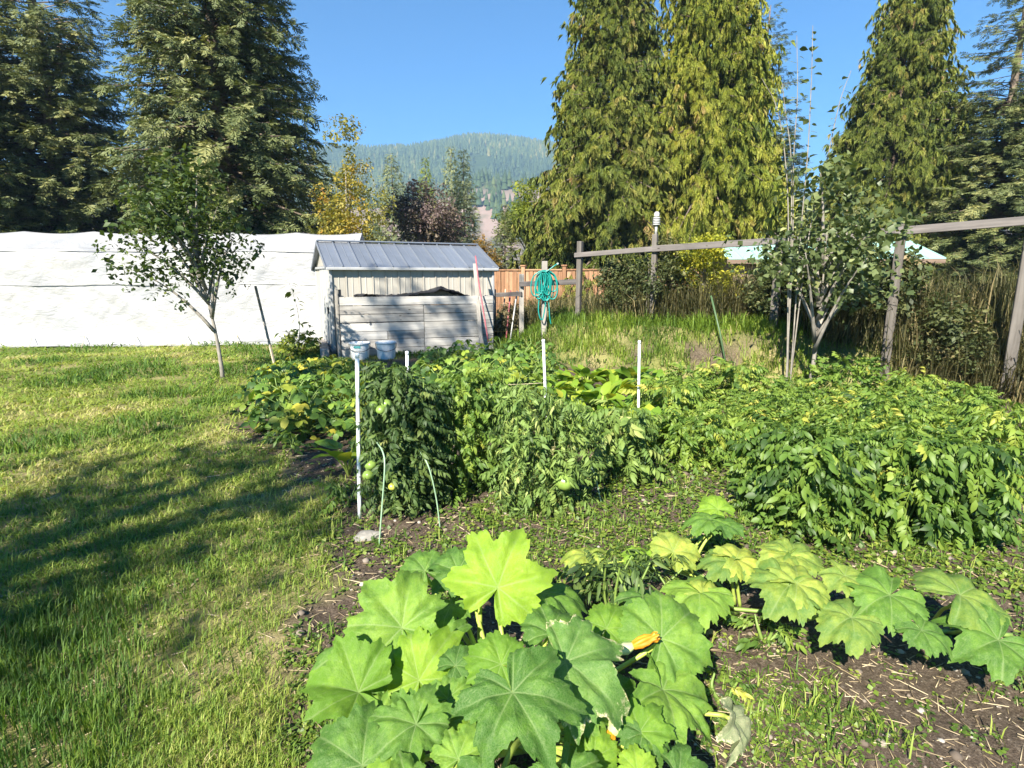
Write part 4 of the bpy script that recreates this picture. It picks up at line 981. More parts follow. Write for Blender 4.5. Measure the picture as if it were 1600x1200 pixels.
def squash_leaf(t, org, base, px, py, Y, spx, psi, nrm, shape, mat='squash', label=None, petiole=True, pr=0.0075, sub=True):
    """leaf joint at pixel (px,py), depth Y; spx = blade length in photo pixels; psi = direction of its tip in the picture; nrm = facing"""
    p = at(px, py, Y); n = np.array(nrm, float); n /= np.linalg.norm(n); v = norm(p-np.array([0, 0, CAMZ]))
    c, s = math.cos(R(psi)), math.sin(R(psi)); k = -(c*(_Rt @ n)+s*(_U @ n))/(v @ n)
    tdir = norm(c*_Rt+s*_U+k*v); proj = 1/np.linalg.norm(c*_Rt+s*_U+k*v)
    size = spx*SQS*depth(p)/FPX; size = min(size/max(proj, 0.55)*1.0, size*1.5)
    sd = np.cross(n, tdir); Mm = Matrix(((tdir[0], sd[0], n[0]), (tdir[1], sd[1], n[1]), (tdir[2], sd[2], n[2])))
    key = (shape, mat)
    if key not in _mc:
        me = SQ[shape]
        if me.users: me = me.copy()
        me.materials.clear(); me.materials.append(M[mat]); _mc[key] = me
    l = link('leaf', _mc[key], t, p-org, Mm.to_euler()); l.scale = (size, size, size*0.95)
    if label: l['label'] = label
    if petiole:
        b = np.asarray(base, float)+np.array([random.uniform(-.05, .05), random.uniform(-.05, .05), 0])
        low = p-n*0.05-tdir*0.03; mid = (b+low)/2+np.array([0, 0, 0.05])-tdir*0.06
        mid[0] = low[0]*0.6+b[0]*0.4; mid[1] = low[1]*0.6+b[1]*0.4
        P = np.vstack([crv([b, mid, low, p-n*0.003], 16)])
        if p[2] < 0.09: return p
        tube_obj('petiole', P-org, np.linspace(pr*1.35, pr*0.8, len(P)), M['stem_pale'], t, 8)
    return p
zb = np.array([0.03, 1.62, 0.03]); zt = thing('zucchini_plant', 'big zucchini plant with broad lobed leaves filling the foreground', 'plant', zb)
UPC = (-0.12, -0.55, 0.80)      # half facing up, half facing the camera
ZL = [ # px, py, Y, size, psi, normal, shape, material
    (778, 918, 1.86, 122, 68, (-0.10, -0.75, 0.55), 'z0', 'squash_lime', None),
    (628, 981, 1.72, 112, 128, (0.10, -0.62, 0.70), 'z1', 'squash', None),
    (572, 1012, 1.66, 100, 182, (0.05, -0.25, 0.95), 'f1', 'squash', None),
    (560, 1082, 1.52, 100, 165, (0.18, -0.45, 0.85), 'f0', 'squash_lime', None),
    (655, 1063, 1.60, 112, 100, (-0.05, -0.75, 0.60), 'z2', 'squash_lime', None),
    (650, 1132, 1.36, 96, 215, (0.05, -0.35, 0.92), 'z3', 'squash', None),
    (648, 1132, 1.372, 86, 72, (-0.05, -0.70, 0.65), 'z4', 'squash', None),
    (566, 1196, 1.30, 112, 140, (0.05, -0.55, 0.80), 'p0', 'squash', None),
    (801, 1082, 1.26, 132, 300, (-0.02, -0.42, 0.90), 'z0', 'squash', 'largest broad leaf'),
    (884, 1034, 1.42, 138, 325, (0.08, -0.42, 0.88), 'z5', 'squash_burnt', 'leaf with pale dried edges'),
    (783, 1038, 1.52, 68, 155, (0.0, -0.65, 0.72), 'p1', 'squash_lime', None),
    (1033, 998, 1.66, 92, 40, (0.05, -0.60, 0.75), 'p0', 'squash', None),
    (948, 982, 1.74, 50, 60, (-0.1, -0.65, 0.7), 'p2', 'squash_lime', None),
    (846, 925, 1.95, 66, 30, (0.25, 0.05, 0.95), 'p1', 'squash', None),
    (716, 893, 2.02, 62, 165, (-0.05, -0.55, 0.82), 'z5', 'squash', None),
    (664, 892, 2.08, 46, 120, (0.0, -0.6, 0.8), 'p2', 'squash', None),
    (1036, 1078, 1.52, 122, 318, (0.35, -0.15, 0.92), 'z3', 'squash', None),
    (1000, 1143, 1.36, 66, 60, (-0.15, -0.62, 0.74), 'z4', 'squash_lime', None),
    (1004, 1146, 1.355, 62, 300, (0.10, -0.40, 0.90), 'p1', 'squash', None),
    (928, 1182, 1.33, 62, 80, (-0.05, -0.65, 0.72), 'p2', 'squash_lime', None),
    (996, 1205, 1.26, 52, 95, (-0.05, -0.65, 0.72), 'p0', 'squash_lime', None),
    (690, 1000, 1.76, 58, 80, (-0.1, -0.7, 0.65), 'z2', 'squash', None),
    (716, 1186, 1.26, 72, 70, (-0.05, -0.55, 0.80), 'z1', 'squash', None),
    (1142, 1122, 1.50, 74, 292, (0.75, -0.2, 0.62), 'w0', 'squash_dry', 'withered pale leaf'),
    (712, 1040, 1.58, 46, 40, (-0.1, -0.5, 0.8), 'p1', 'squash', None),
    (600, 1045, 1.72, 66, 60, (0.2, -0.2, 0.9), 'p0', 'squash', None),
    (705, 945, 1.95, 60, 200, (-0.2, 0.15, 0.95), 'p2', 'squash', None),
    (880, 1215, 1.22, 110, 290, (0.0, -0.4, 0.9), 'z2', 'squash', None),
    (770, 1230, 1.20, 110, 250, (0.0, -0.4, 0.9), 'z1', 'squash', None),
    (640, 1240, 1.18, 100, 215, (0.0, -0.4, 0.9), 'z5', 'squash', None),
    (1060, 1215, 1.26, 84, 330, (0.1, -0.4, 0.9), 'z1', 'squash', None),
    (592, 1118, 1.46, 62, 190, (0.05, -0.35, 0.92), 'z2', 'squash', None), (700, 1092, 1.50, 56, 40, (-0.05, -0.6, 0.8), 'z0', 'squash', None), (742, 1160, 1.36, 62, 250, (0.0, -0.45, 0.9), 'p1', 'squash_lime', None),
    (960, 1085, 1.50, 60, 330, (0.15, -0.4, 0.9), 'z4', 'squash', None), (905, 1110, 1.42, 58, 300, (0.0, -0.35, 0.92), 'z2', 'squash', None), (620, 1205, 1.27, 66, 120, (0.0, -0.5, 0.85), 'z4', 'squash_lime', None),
    (730, 1120, 1.46, 60, 100, (0.0, -0.5, 0.85), 'p0', 'squash', None),
    (860, 990, 1.70, 60, 60, (0.1, -0.5, 0.85), 'p1', 'squash', None)]
for a in ZL: squash_leaf(zt, zb, zb, *a[:8], label=a[8])
for px_, py0, py1, Y_ in ((750, 1010, 936, 1.93), (843, 985, 932, 1.95)):
    a = at(px_, py1, Y_); b = np.array([a[0], a[1]-0.12, 0.12]); tube_obj('petiole', crv([b, (a+b)/2+np.array([0, .03, 0]), a], 10)-zb, np.linspace(.011, .008, 11), M['stem_pale'], zt, 8)
tube_obj('stem', crv([zb+(0, 0.1, -0.05), zb+(0.02, -0.02, 0.04), zb+(0.14, -0.22, 0.05), zb+(0.36, -0.30, 0.03)], 16)-zb, np.linspace(0.022, 0.014, 16)[:len(crv([zb, zb, zb, zb], 16))] if False else 0.018, M['stem_green'], zt, 9)
def petal_mat(name, lo, hi):
    m, nt, N, L = new_mat(name); n = noise_tex(nt, 40, 4, coords(nt, 'Object', (1, 1, .2))); c = ramp(nt, [(0.3, lo), (0.7, hi)], n.outputs[0])
    b = pbr(nt, c, 0.5); t = N.new('ShaderNodeBsdfTranslucent'); L.new(c, t.inputs[0]); mx = N.new('ShaderNodeMixShader'); mx.inputs[0].default_value = 0.3; L.new(b, mx.inputs[1]); L.new(t.outputs[0], mx.inputs[2]); out(nt, mx.outputs[0]); return m
M['petal'] = petal_mat('orange blossom', (0.60, 0.20, 0.01), (0.80, 0.42, 0.03))
M['bud'] = plain('pale green bud', (0.45, 0.52, 0.22), 0.5, var=0.2, scale=30)
def blossom(px, py, Y, aim, s, label):
    p = at(px, py, Y); d = norm(np.array(aim, float)); q = Vector(d).to_track_quat('Z', 'Y').to_euler()
    o = bpy.data.objects.new('blossom', None); COL.objects.link(o); o.parent = zt; o.location = p-zb; o.rotation_euler = q; o['label'] = label
    rs = np.random.RandomState(int(px)); nt = 40; V = []; prf = [(0.010, 0), (0.020, 0.015), (0.026, 0.05), (0.024, 0.085), (0.015, 0.115), (0.022, 0.14)]
    for r_, z in prf:
        for k in range(nt):
            a = k/nt*2*math.pi; w = 1+0.28*math.cos(5*a+z*26)*min(1, z*14)+0.08*rs.uniform(-1, 1); V.append((r_*w*math.cos(a)*s, r_*w*math.sin(a)*s, (z+0.012*math.cos(5*a+1)*(z > 0.1))*s))
    i = np.arange(5)[:, None]*nt+np.arange(nt)[None]; j = np.arange(5)[:, None]*nt+(np.arange(nt)[None]+1) % nt
    link('petals', mk_mesh('petals', np.array(V), np.stack([i, j, j+nt, i+nt], -1).reshape(-1, 4), M['petal'], smooth=True), o)
    V, F = lathe([(0.003, -0.045), (0.016*s*1.4, -0.035), (0.021*s*1.4, -0.018), (0.014*s*1.3, 0.004), (0.009*s, 0.012)], 16, 8, 0.06); link('bud', mk_mesh('bud', V, F, M['bud'], smooth=True), o)
    b = zb+(0.03, 0, 0.02); a_ = p-d*0.045
    tube_obj('flower_stalk', crv([b, (a_+b)/2+np.array([0.03, 0, -0.02]), a_], 10)-zb, 0.006, M['stem_green'], zt, 6)
blossom(986, 1010, 1.60, (0.75, 0.1, 0.25), 0.62, 'wilted orange blossom on a pale round bud')
blossom(958, 1142, 1.40, (-0.35, -0.25, -0.35), 0.85, 'orange blossom hanging in shade under the burnt edged leaf')

# second squash, sprawling on the right
vb = np.array([1.32, 2.02, 0.02]); vt = thing('squash_vine', 'sprawling squash vine with yellowing rounded leaves on bare soil at right', 'plant', vb)
VL = [(918, 868, 2.55, 58, 175, (-0.05, 0.02, 1.0), 'p1', 'squash_yellow'), (1052, 862, 2.45, 50, 60, (0.0, -0.5, 0.85), 'p0', 'squash_yellow'),
      (1137, 878, 2.35, 58, 170, (0.0, -0.28, 0.95), 'p2', 'squash_yellow'), (1150, 874, 2.36, 56, 8, (0.05, -0.28, 0.95), 'p1', 'squash_yellow'),
      (1229, 868, 2.25, 58, 190, (0.0, -0.22, 0.97), 'p0', 'squash_yellow'), (1240, 866, 2.26, 60, 10, (0.05, -0.25, 0.97), 'p2', 'squash_yellow'),
      (1092, 925, 2.12, 70, 200, (-0.05, -0.10, 1.0), 'p2', 'squash'), (1098, 930, 2.10, 62, 340, (0.05, -0.32, 0.93), 'p0', 'squash_yellow'),
      (1232, 915, 2.02, 62, 230, (0.0, -0.35, 0.92), 'p0', 'squash_yellow'), (1245, 912, 2.02, 60, 20, (0.05, -0.35, 0.92), 'p1', 'squash_yellow'),
      (1012, 935, 2.05, 62, 150, (0.1, 0.05, 1.0), 'p1', 'squash'), (1110, 812, 2.75, 56, 175, (0.0, -0.02, 1.0), 'p2', 'squash'), (1125, 818, 2.72, 50, 5, (0.0, -0.02, 1.0), 'p0', 'squash'),
      (1122, 796, 2.9, 44, 140, (-0.1, -0.6, 0.8), 'p1', 'squash_lime'), (1000, 870, 2.5, 40, 160, (0, -0.3, 0.95), 'p0', 'squash_lime'),
      (1320, 900, 2.1, 70, 330, (0.05, -0.3, 0.95), 'p2', 'squash_yellow'), (1390, 930, 2.0, 74, 200, (0, -0.3, 0.95), 'p0', 'squash'), (1440, 985, 1.85, 80, 330, (0.05, -0.3, 0.95), 'p1', 'squash'),
      (1500, 930, 2.0, 74, 20, (0.05, -0.3, 0.95), 'p2', 'squash_yellow'), (1560, 1000, 1.85, 84, 200, (0, -0.4, 0.9), 'z1', 'squash'), (1330, 965, 1.9, 60, 200, (0, -0.3, 0.95), 'p2', 'squash_yellow')]
vine = crv([gnd(1135, 955)+(0, 0, .015), gnd(1190, 962)+(0, 0, .02), gnd(1250, 968)+(0, 0, .02), gnd(1340, 955)+(0, 0, .02), gnd(1450, 990)+(0, 0, .02), gnd(1580, 1000)+(0, 0, .02)], 40)
vine2 = crv([gnd(1135, 955)+(0, 0, .015), gnd(1125, 925)+(0, 0, .03), gnd(1080, 900)+(0, 0, .02), gnd(1060, 860)+(0, 0, .02), gnd(1110, 840)+(0, 0, .02)], 30)
for P in (vine, vine2): tube_obj('vine_stem', P-vb, 0.009, M['stem_green'], vt, 8)
VP = np.vstack([vine, vine2])
for a in VL:
    pz = at(a[0], a[1], a[2]); kx = np.argmin(np.linalg.norm(VP-pz, axis=1)); squash_leaf(vt, vb, VP[kx], *a[:3], a[3]*0.86, *a[4:], pr=0.006)

# ================================================================== CROPS
def lf_obj_mesh(name, kind, seed):
    r = np.random.RandomState(seed)
    if kind == 'bean':
        lf = leaf_t(0.78, 0.12, 0.32, 3); P = []
        for a, l in ((0, 1.0), (1.25, 0.86), (-1.25, 0.86)):
            P.append((lf, rotz(a+r.uniform(-.15, .15)) @ roty(r.uniform(-.1, .35)) @ rotx(r.uniform(-.4, .4))*0.62*l, np.array([0.30, 0, 0]) if a == 0 else np.array([0.16, 0, 0])))
        V, F = cat_t(P)
    else:
        lf = leaf_t(0.62, 0.18, 0.38, 5); V, F = lf[0].copy(), lf[1]
        V[:, 2] += 0.04*np.sin(V[:, 0]*16+seed)*np.sign(V[:, 1])*np.abs(V[:, 1])*6*0.25
        V[:, 0] += 0.0
    return mk_mesh(name, V, F, None, smooth=True)
M['bean_leaf'] = foliage('bean leaf', [(0.0, (0.04, 0.09, 0.018)), (0.35, (0.085, 0.165, 0.026)), (0.7, (0.15, 0.25, 0.034)), (0.9, (0.24, 0.32, 0.036)), (1.0, (0.36, 0.36, 0.045))], 0.28, 0.5, 'obj', spec=0.4)
M['bean_yellow'] = foliage('yellowing bean leaf', [(0.0, (0.07, 0.14, 0.02)), (0.4, (0.16, 0.22, 0.025)), (0.75, (0.34, 0.34, 0.04)), (1.0, (0.46, 0.40, 0.05))], 0.28, 0.55, 'obj')
M['chard_leaf'] = foliage('lime chard leaf', [(0.0, (0.08, 0.17, 0.02)), (0.4, (0.16, 0.27, 0.025)), (0.8, (0.27, 0.36, 0.035)), (1.0, (0.42, 0.42, 0.05))], 0.32, 0.45, 'obj')
M['tomato_leaf'] = foliage('tomato leaflets', [(0.0, (0.03, 0.06, 0.018)), (0.4, (0.07, 0.12, 0.03)), (0.8, (0.13, 0.185, 0.045)), (0.95, (0.21, 0.23, 0.07)), (1.0, (0.34, 0.28, 0.14))], 0.25, 0.55)
M['tomato_dull'] = foliage('wilting tomato leaflets', [(0.0, (0.06, 0.10, 0.026)), (0.35, (0.11, 0.185, 0.04)), (0.7, (0.19, 0.27, 0.06)), (0.9, (0.32, 0.36, 0.11)), (1.0, (0.45, 0.40, 0.20))], 0.2, 0.6)
M['potato_leaf'] = foliage('fresh green leaflets', [(0.0, (0.035, 0.075, 0.016)), (0.4, (0.10, 0.18, 0.028)), (0.75, (0.20, 0.28, 0.042)), (0.95, (0.34, 0.36, 0.06)), (1.0, (0.42, 0.38, 0.08))], 0.3, 0.5)
M['tomato_green'] = plain('unripe tomato', (0.20, 0.30, 0.06), 0.25, var=0.18, scale=9, bstr=0.0)
M['tomato_yellow'] = plain('turning tomato', (0.34, 0.36, 0.06), 0.25, var=0.18, scale=9, bstr=0.0)
def dup(t, loc, rotz_=0.0, s=1.0, label=None):
    r = t.copy(); COL.objects.link(r); r.location = tuple(map(float, loc)); r.rotation_euler = (random.uniform(-.06, .06), random.uniform(-.06, .06), rotz_); r.scale = (s, s, s*random.uniform(0.9, 1.1))
    if label: r['label'] = label
    for c_ in t.children:
        d = c_.copy(); COL.objects.link(d); d.parent = r
    return r
BL = [lf_obj_mesh('leaf', 'bean', k) for k in range(4)]; BY = [me.copy() for me in BL]; CL = [lf_obj_mesh('leaf', 'chard', k) for k in range(4)]
for me in BL: me.materials.append(M['bean_leaf'])
for me in BY: me.materials.append(M['bean_yellow'])
for me in CL: me.materials.append(M['chard_leaf'])
def leafy(name, label, cat, group, loc, kind, seed, n, H, r, L0, yl=0.0):
    rs = np.random.RandomState(seed); t = thing(name, label, cat, loc, 0, group); st = Acc()
    for k in range(n):
        a = k*2.4+rs.uniform(-.5, .5)
        if kind == 'bean':
            f = (k+0.5)/n; zz = H*(0.18+0.82*f**0.8)*rs.uniform(0.85, 1.1); rr = r*math.sqrt(max(0.05, 1-(f*0.95)**2.2))*rs.uniform(0.75, 1.1)
            p = np.array([rr*math.cos(a), rr*math.sin(a), zz]); pit = rs.uniform(-0.75, 0.15); d = np.array([math.cos(a)*math.cos(pit), math.sin(a)*math.cos(pit), math.sin(pit)])
            Ls = L0*rs.uniform(0.75, 1.2); up = np.array([math.cos(a)*0.4, math.sin(a)*0.4, 1.0])
            add_tube(st, crv([(0, 0, 0), (rr*0.25*math.cos(a), rr*0.25*math.sin(a), zz*0.7), p], 6), 0.005, 4, cap=False)
        else:
            rr = r*rs.uniform(0.15, 0.5); zz = H*rs.uniform(0.35, 0.6); p = np.array([rr*math.cos(a), rr*math.sin(a), zz]); pit = rs.uniform(0.25, 1.2)
            d = np.array([math.cos(a)*math.cos(pit), math.sin(a)*math.cos(pit), math.sin(pit)]); Ls = L0*rs.uniform(0.75, 1.2); up = np.array([-math.cos(a), -math.sin(a), 0.6])
            add_tube(st, crv([(0, 0, 0), p*np.array([.4, .4, .55]), p], 6), 0.007, 5, cap=False)
        Mm = frames(d[None], up[None], np.array([rs.uniform(-.5, .5)]))[0]
        me = (CL if kind == 'chard' else (BY if rs.rand() < yl else BL))[rs.randint(4)]
        o = link('leaf', me, t, p, Matrix(Mm.tolist()).to_euler()); o.scale = (Ls,)*3
    st.build('stem', M['stem_green'] if kind == 'bean' else M['stem_pale'], t, smooth=True)
    return t
far = (0, -30, -5)
protoB = [leafy('bean_plant', 'x', 'plant', 'bushy bean plants left of the white stakes', far, 'bean', 40+k, 34, 0.42, 0.30, 0.145, 0.12+0.08*k) for k in range(3)]
protoY = [leafy('bean_plant', 'x', 'plant', 'yellowing bean plants before the board bin', far, 'bean', 50+k, 30, 0.27, 0.32, 0.15, 0.62) for k in range(2)]
protoC = [leafy('chard_plant', 'x', 'plant', 'lime green chard plants round the white stakes', far, 'chard', 60+k, 24, 0.38, 0.26, 0.17) for k in range(2)]
used = {}
ORD = ['first', 'second', 'third', 'fourth', 'fifth', 'sixth', 'seventh', 'eighth']
def put(protos, x, y, label, s=1.0):
    p = protos[random.randrange(len(protos))]
    z = hz(x, y)-0.02
    if p.name not in used:
        used[p.name] = 1; p.location = (x, y, z); p.rotation_euler = (0, 0, random.uniform(0, 6.28)); p.scale = (s, s, s); p['label'] = label; return p
    return dup(p, (x, y, z), random.uniform(0, 6.28), s, label)
LBB = 'green bean plant, %s from the lawn, %s row, left of the front tomato clump'
LBY = 'yellowing bean plant, %s from left, %s row out from the board bin'
for row, (Y, x0, x1, n) in enumerate(((5.25, 415, 550, 4), (5.85, 398, 560, 5), (6.5, 405, 570, 5), (7.2, 415, 590, 6))):
    for k in range(n):
        px = x0+(x1-x0)*(k+0.5*(row % 2)*0.6)/max(1, n-1); x = (px-800)/FPX*Y*0.97
        put(protoB, x+random.uniform(-.08, .08), Y+random.uniform(-.12, .12), LBB % (ORD[k], ORD[row]), random.uniform(0.9, 1.1))
for row, (Y, x0, x1, n) in enumerate(((7.9, 425, 590, 7), (8.6, 432, 520, 5), (9.2, 455, 505, 4))):
    for k in range(n):
        px = x0+(x1-x0)*k/max(1, n-1); x = (px-800)/FPX*Y*0.97
        put(protoY, x+random.uniform(-.1, .1), Y+random.uniform(-.15, .15), LBY % (ORD[k], ORD[2-row]), random.uniform(0.85, 1.05))
protoM = [leafy('bean_plant', 'x', 'plant', 'bean plants behind the tomatoes', far, 'bean', 70+k, 34, 0.44, 0.32, 0.145, 0.10) for k in range(2)]
LBM = 'green bean plant, %s from left, %s row behind the tomato plants'
for row, (Y, x0, x1, n) in enumerate(((5.6, 700, 770, 2), (6.3, 640, 800, 4), (7.0, 640, 830, 5), (7.8, 660, 850, 5), (8.6, 680, 860, 5), (9.4, 690, 840, 4))):
    for k in range(n):
        px = x0+(x1-x0)*k/max(1, n-1); x = (px-800)/FPX*Y*0.97
        put(protoM, x+random.uniform(-.1, .1), Y+random.uniform(-.15, .15), LBM % (ORD[k], ORD[row]), random.uniform(0.9, 1.15))
LC = 'lime chard plant, %s from left, %s row round the right hand stakes'
for row, (Y, x0, x1, n) in enumerate(((4.85, 935, 1060, 4), (5.3, 905, 1040, 4), (5.9, 880, 1050, 4), (6.6, 870, 1050, 5), (7.3, 880, 1040, 5))):
    for k in range(n):
        px = x0+(x1-x0)*k/max(1, n-1); x = (px-800)/FPX*Y*0.97
        put(protoC, x+random.uniform(-.08, .08), Y+random.uniform(-.12, .12), LC % (ORD[k], ORD[row]), random.uniform(0.9, 1.25))
g_ = gnd(545, 745); leafy('chard_plant', 'lone pale green chard plant left of the front white stake', 'plant', None, g_, 'chard', 80, 13, 0.38, 0.22, 0.19)
# compound leaves
def comp_t(seed, w=0.5, droop=0.6, n=3, curl=0.3):
    r = np.random.RandomState(seed); P = []
    lf = leaf_t(w, 0.25, curl, 2)
    for k in range(n):
        t = 0.3+0.5*k/max(1, n-1)
        for sg in (-1, 1):
            P.append((lf, rotz(sg*r.uniform(0.8, 1.3)) @ roty(0.25+droop*t+r.uniform(-.3, .3)) @ rotx(r.uniform(-.5, .5))*(0.36*r.uniform(0.8, 1.15)), np.array([t, 0, -droop*t*t*0.55])))
    P.append((lf, roty(droop*0.9)*0.42, np.array([0.86, 0, -droop*0.42])))
    ra = (np.array([(0, .012, 0), (0, -.012, 0), (.5, .01, -droop*.14), (.5, -.01, -droop*.14), (.9, 0, -droop*.45)]), np.array([(0, 1, 3), (0, 3, 2), (2, 3, 4)]))
    P.append((ra, np.eye(3), np.zeros(3))); return cat_t(P)
TOM = [comp_t(s, 0.40, 0.7, 4, 0.45) for s in range(5)]; CUR = [comp_t(s+10, 0.24, 1.0, 3, 0.7) for s in range(4)]; MIXT = CUR[:3]+TOM[:2]; POT = [comp_t(s+20, 0.6, 0.3, 3, 0.2) for s in range(4)]
def bushy(name, label, cat, group, loc, H, r, n, mat, T, seed, L0=0.2, droop=(-1.3, 0.5), stems=5, fruits=(), lean=(0, 0), prof=1.0, vm=0.45):
    rs = np.random.RandomState(seed); t = thing(name, label, cat, loc, rs.uniform(0, 0.0), group); st = Acc(); S = []
    for k in range(stems):
        a = k/stems*6.28+rs.uniform(-.4, .4); e = np.array([r*0.55*math.cos(a)+lean[0], r*0.55*math.sin(a)+lean[1], H*rs.uniform(0.75, 1.0)])
        P = crv([(0, 0, -.03), (0.3*e[0]+rs.uniform(-.05, .05), 0.3*e[1], H*0.45), e], 12); S.append(P); add_tube(st, P, np.linspace(0.009, 0.004, len(P)), 5, cap=False)
    st.build('stem', M['stem_green'], t, smooth=True)
    S = np.concatenate(S); z = H*(0.06+0.94*rs.rand(n)**0.85); a = rs.uniform(0, 6.28, n); pr = np.sqrt(np.clip(1-((z/H-0.42)/0.66)**2, 0.05, 1))*prof
    rr = r*pr*rs.rand(n)**0.45*rs.uniform(0.75, 1.12, n); fx = np.interp(z/H, [0, 1], [0, lean[0]]); fy_ = np.interp(z/H, [0, 1], [0, lean[1]])
    P = np.stack([fx+rr*np.cos(a)*0.8, fy_+rr*np.sin(a)*0.8, z], 1); pit = rs.uniform(*droop, n); d = np.stack([np.cos(a+rs.uniform(-.6, .6, n))*np.cos(pit), np.sin(a)*np.cos(pit), np.sin(pit)], 1)
    Mm = scaled(frames(d, np.stack([np.cos(a)*.5, np.sin(a)*.5, np.ones(n)], 1), rs.uniform(-1.0, 1.0, n)), L0*rs.uniform(0.6, 1.3, n)); V = np.clip(rs.normal(vm, 0.2, n), 0, 1)
    acc = Acc(); w = rs.randint(0, len(T), n)
    for k in range(len(T)): q = w == k; acc.inst(T[k], Mm[q], P[q], V[q])
    acc.build('foliage', mat, t, kind='stuff')
    for (fx_, fy2, Y, fr, mt) in fruits:
        p = at(fx_, fy2, Y+0.045); V, F = lathe([(0.002, 0.78), (0.3, 0.80), (0.62, 0.66), (0.90, 0.28), (1.0, -0.05), (0.93, -0.42), (0.66, -0.72), (0.3, -0.85), (0.01, -0.86)], 24, 5, 0.035)
        V = V*fr; o = link('tomato', mk_mesh('tomato', V, F, M[mt], smooth=True), t, p-np.array(loc), (random.uniform(-.3, .3), random.uniform(-.3, .3), random.uniform(0, 3)))
        cx = Acc(); lf = leaf_t(0.22, 0.1, 0.3, 1)
        for k in range(5): cx.raw(lf[0] @ (rotz(k*1.257) @ roty(-0.1)).T*fr*0.75+np.array([0, 0, fr*0.8]), lf[1])
        add_tube(cx, [(0, 0, fr*0.75), (0.01, 0, fr*1.3), (0.03, 0, fr*1.7)], fr*0.09, 5)
        cx.build('calyx', M['stem_green'], o)
    return t
tg = 'green_t'
def tb_(px, py): return gnd(px, py)
b1 = tb_(616, 802); b2 = tb_(646, 798); b3 = tb_(668, 788)
bushy('tomato_plant', 'dark drooping tomato plant with a cluster of green fruit beside the front white stake', 'plant', None, b1, 0.97, 0.17, 560, M['tomato_leaf'], TOM, 201, 0.105, fruits=(
    (604, 631, b1[1]-.17, .034, 'tomato_green'), (584, 633, b1[1]-.16, .030, 'tomato_green'), (595, 640, b1[1]-.2, .030, 'tomato_green'), (587, 622, b1[1]-.12, .028, 'tomato_green'), (579, 726, b1[1]-.18, .036, 'tomato_green'), (575, 742, b1[1]-.2, .034, 'tomato_green'), (566, 714, b1[1]-.12, .018, 'tomato_green'), (613, 760, b1[1]-.2, .026, 'tomato_yellow')), vm=0.38)
bushy('tomato_plant', 'dark drooping tomato plant in the centre of the front clump', 'plant', None, b2, 0.86, 0.17, 500, M['tomato_leaf'], TOM, 202, 0.105, vm=0.36)
bushy('tomato_plant', 'dark tomato plant at the right side of the front clump', 'plant', None, b3, 0.80, 0.15, 420, M['tomato_leaf'], TOM, 203, 0.105, vm=0.4)
b4 = tb_(725, 770); b5 = tb_(762, 752)
bushy('tomato_plant', 'mid green tomato plant right behind the front clump', 'plant', None, b4, 0.84, 0.24, 420, M['potato_leaf'], TOM, 204, 0.11, fruits=((684, 648, b4[1]-.25, .03, 'tomato_yellow'),))
bushy('tomato_plant', 'mid green tomato plant between the front clump and the wilting plant', 'plant', None, b5, 0.86, 0.24, 340, M['potato_leaf'], TOM, 205, 0.11)
b6 = tb_(822, 796); b7 = tb_(880, 786)
bushy('tomato_plant', 'wilting tomato plant with curled hanging leaves left of the largest green tomato', 'plant', None, b6, 0.84, 0.25, 460, M['tomato_dull'], MIXT, 206, 0.115, (-1.5, 0.4))
bushy('tomato_plant', 'wilting tomato plant carrying the largest green tomato low on its front', 'plant', None, b7, 0.72, 0.26, 420, M['tomato_dull'], MIXT, 207, 0.115, (-1.5, 0.4), fruits=((882, 752, b7[1]-.24, .062, 'tomato_green'),))
b8 = tb_(968, 745)
bushy('tomato_plant', 'thin tomato plant with one small pale fruit under the bent hoop', 'plant', None, b8, 0.56, 0.28, 170, M['tomato_dull'], TOM, 208, 0.17, fruits=((972, 704, b8[1]-.2, .036, 'tomato_yellow'),))
LP = 'leafy green potato plant, %s from the left in the %s row before the bank'
nk = 0; POTS = []
for row, (Y, x0, x1, n, H, r) in enumerate(((4.6, 1085, 1560, 6, .33, .30), (5.25, 1060, 1600, 7, .44, .36), (6.0, 1085, 1560, 6, .46, .38), (6.8, 1080, 1540, 6, .46, .38))):
    for k in range(n):
        px = x0+(x1-x0)*k/(n-1); Yk = Y+random.uniform(-.15, .15)-max(0, px-1250)/350*0.9; x = (px-800)/FPX*Yk*0.97+random.uniform(-.1, .1); Hk = H*random.uniform(.65, 1.25)
        if nk < 6: POTS.append((bushy('potato_plant', LP % (ORD[k], ORD[row]), 'plant', 'potato plants before the bank', (x, Yk, hz(x, Yk)), 0.42, 0.35, 330, M['potato_leaf'], (TOM, TOM+CUR[:2], POT)[nk % 3], 300+nk, (0.12, 0.13, 0.095)[nk % 3], (-0.9, 0.9), 7, vm=(0.52, 0.62, 0.5)[nk % 3])))
        else: dup(POTS[(nk*5+row) % 6], (x, Yk, hz(x, Yk)), random.uniform(0, 6.28), Hk/0.42, LP % (ORD[k], ORD[row]))
        nk += 1
for k, (px, Y, H, lb) in enumerate(((1246, 3.4, .64, 'tall dark leafed tomato plant at the right edge of the squash bed'), (1300, 3.15, .64, 'dark leafed tomato plant just right of the tall one by the squash'), (1360, 3.3, .6, 'third tomato plant in the row right of the squash'), (1470, 3.2, .62, 'fourth tomato plant in the row right of the squash'), (1570, 3.1, .6, 'rightmost tomato plant in the row beyond the squash'))):
    x = (px-800)/FPX*Y*0.97
    bushy('tomato_plant', lb, 'plant', None, (x, Y, hz(x, Y)), H, .20, 300, M['potato_leaf'], TOM+POT[:1], 340+k, 0.14, (-0.8, 0.4), 5, vm=0.35)
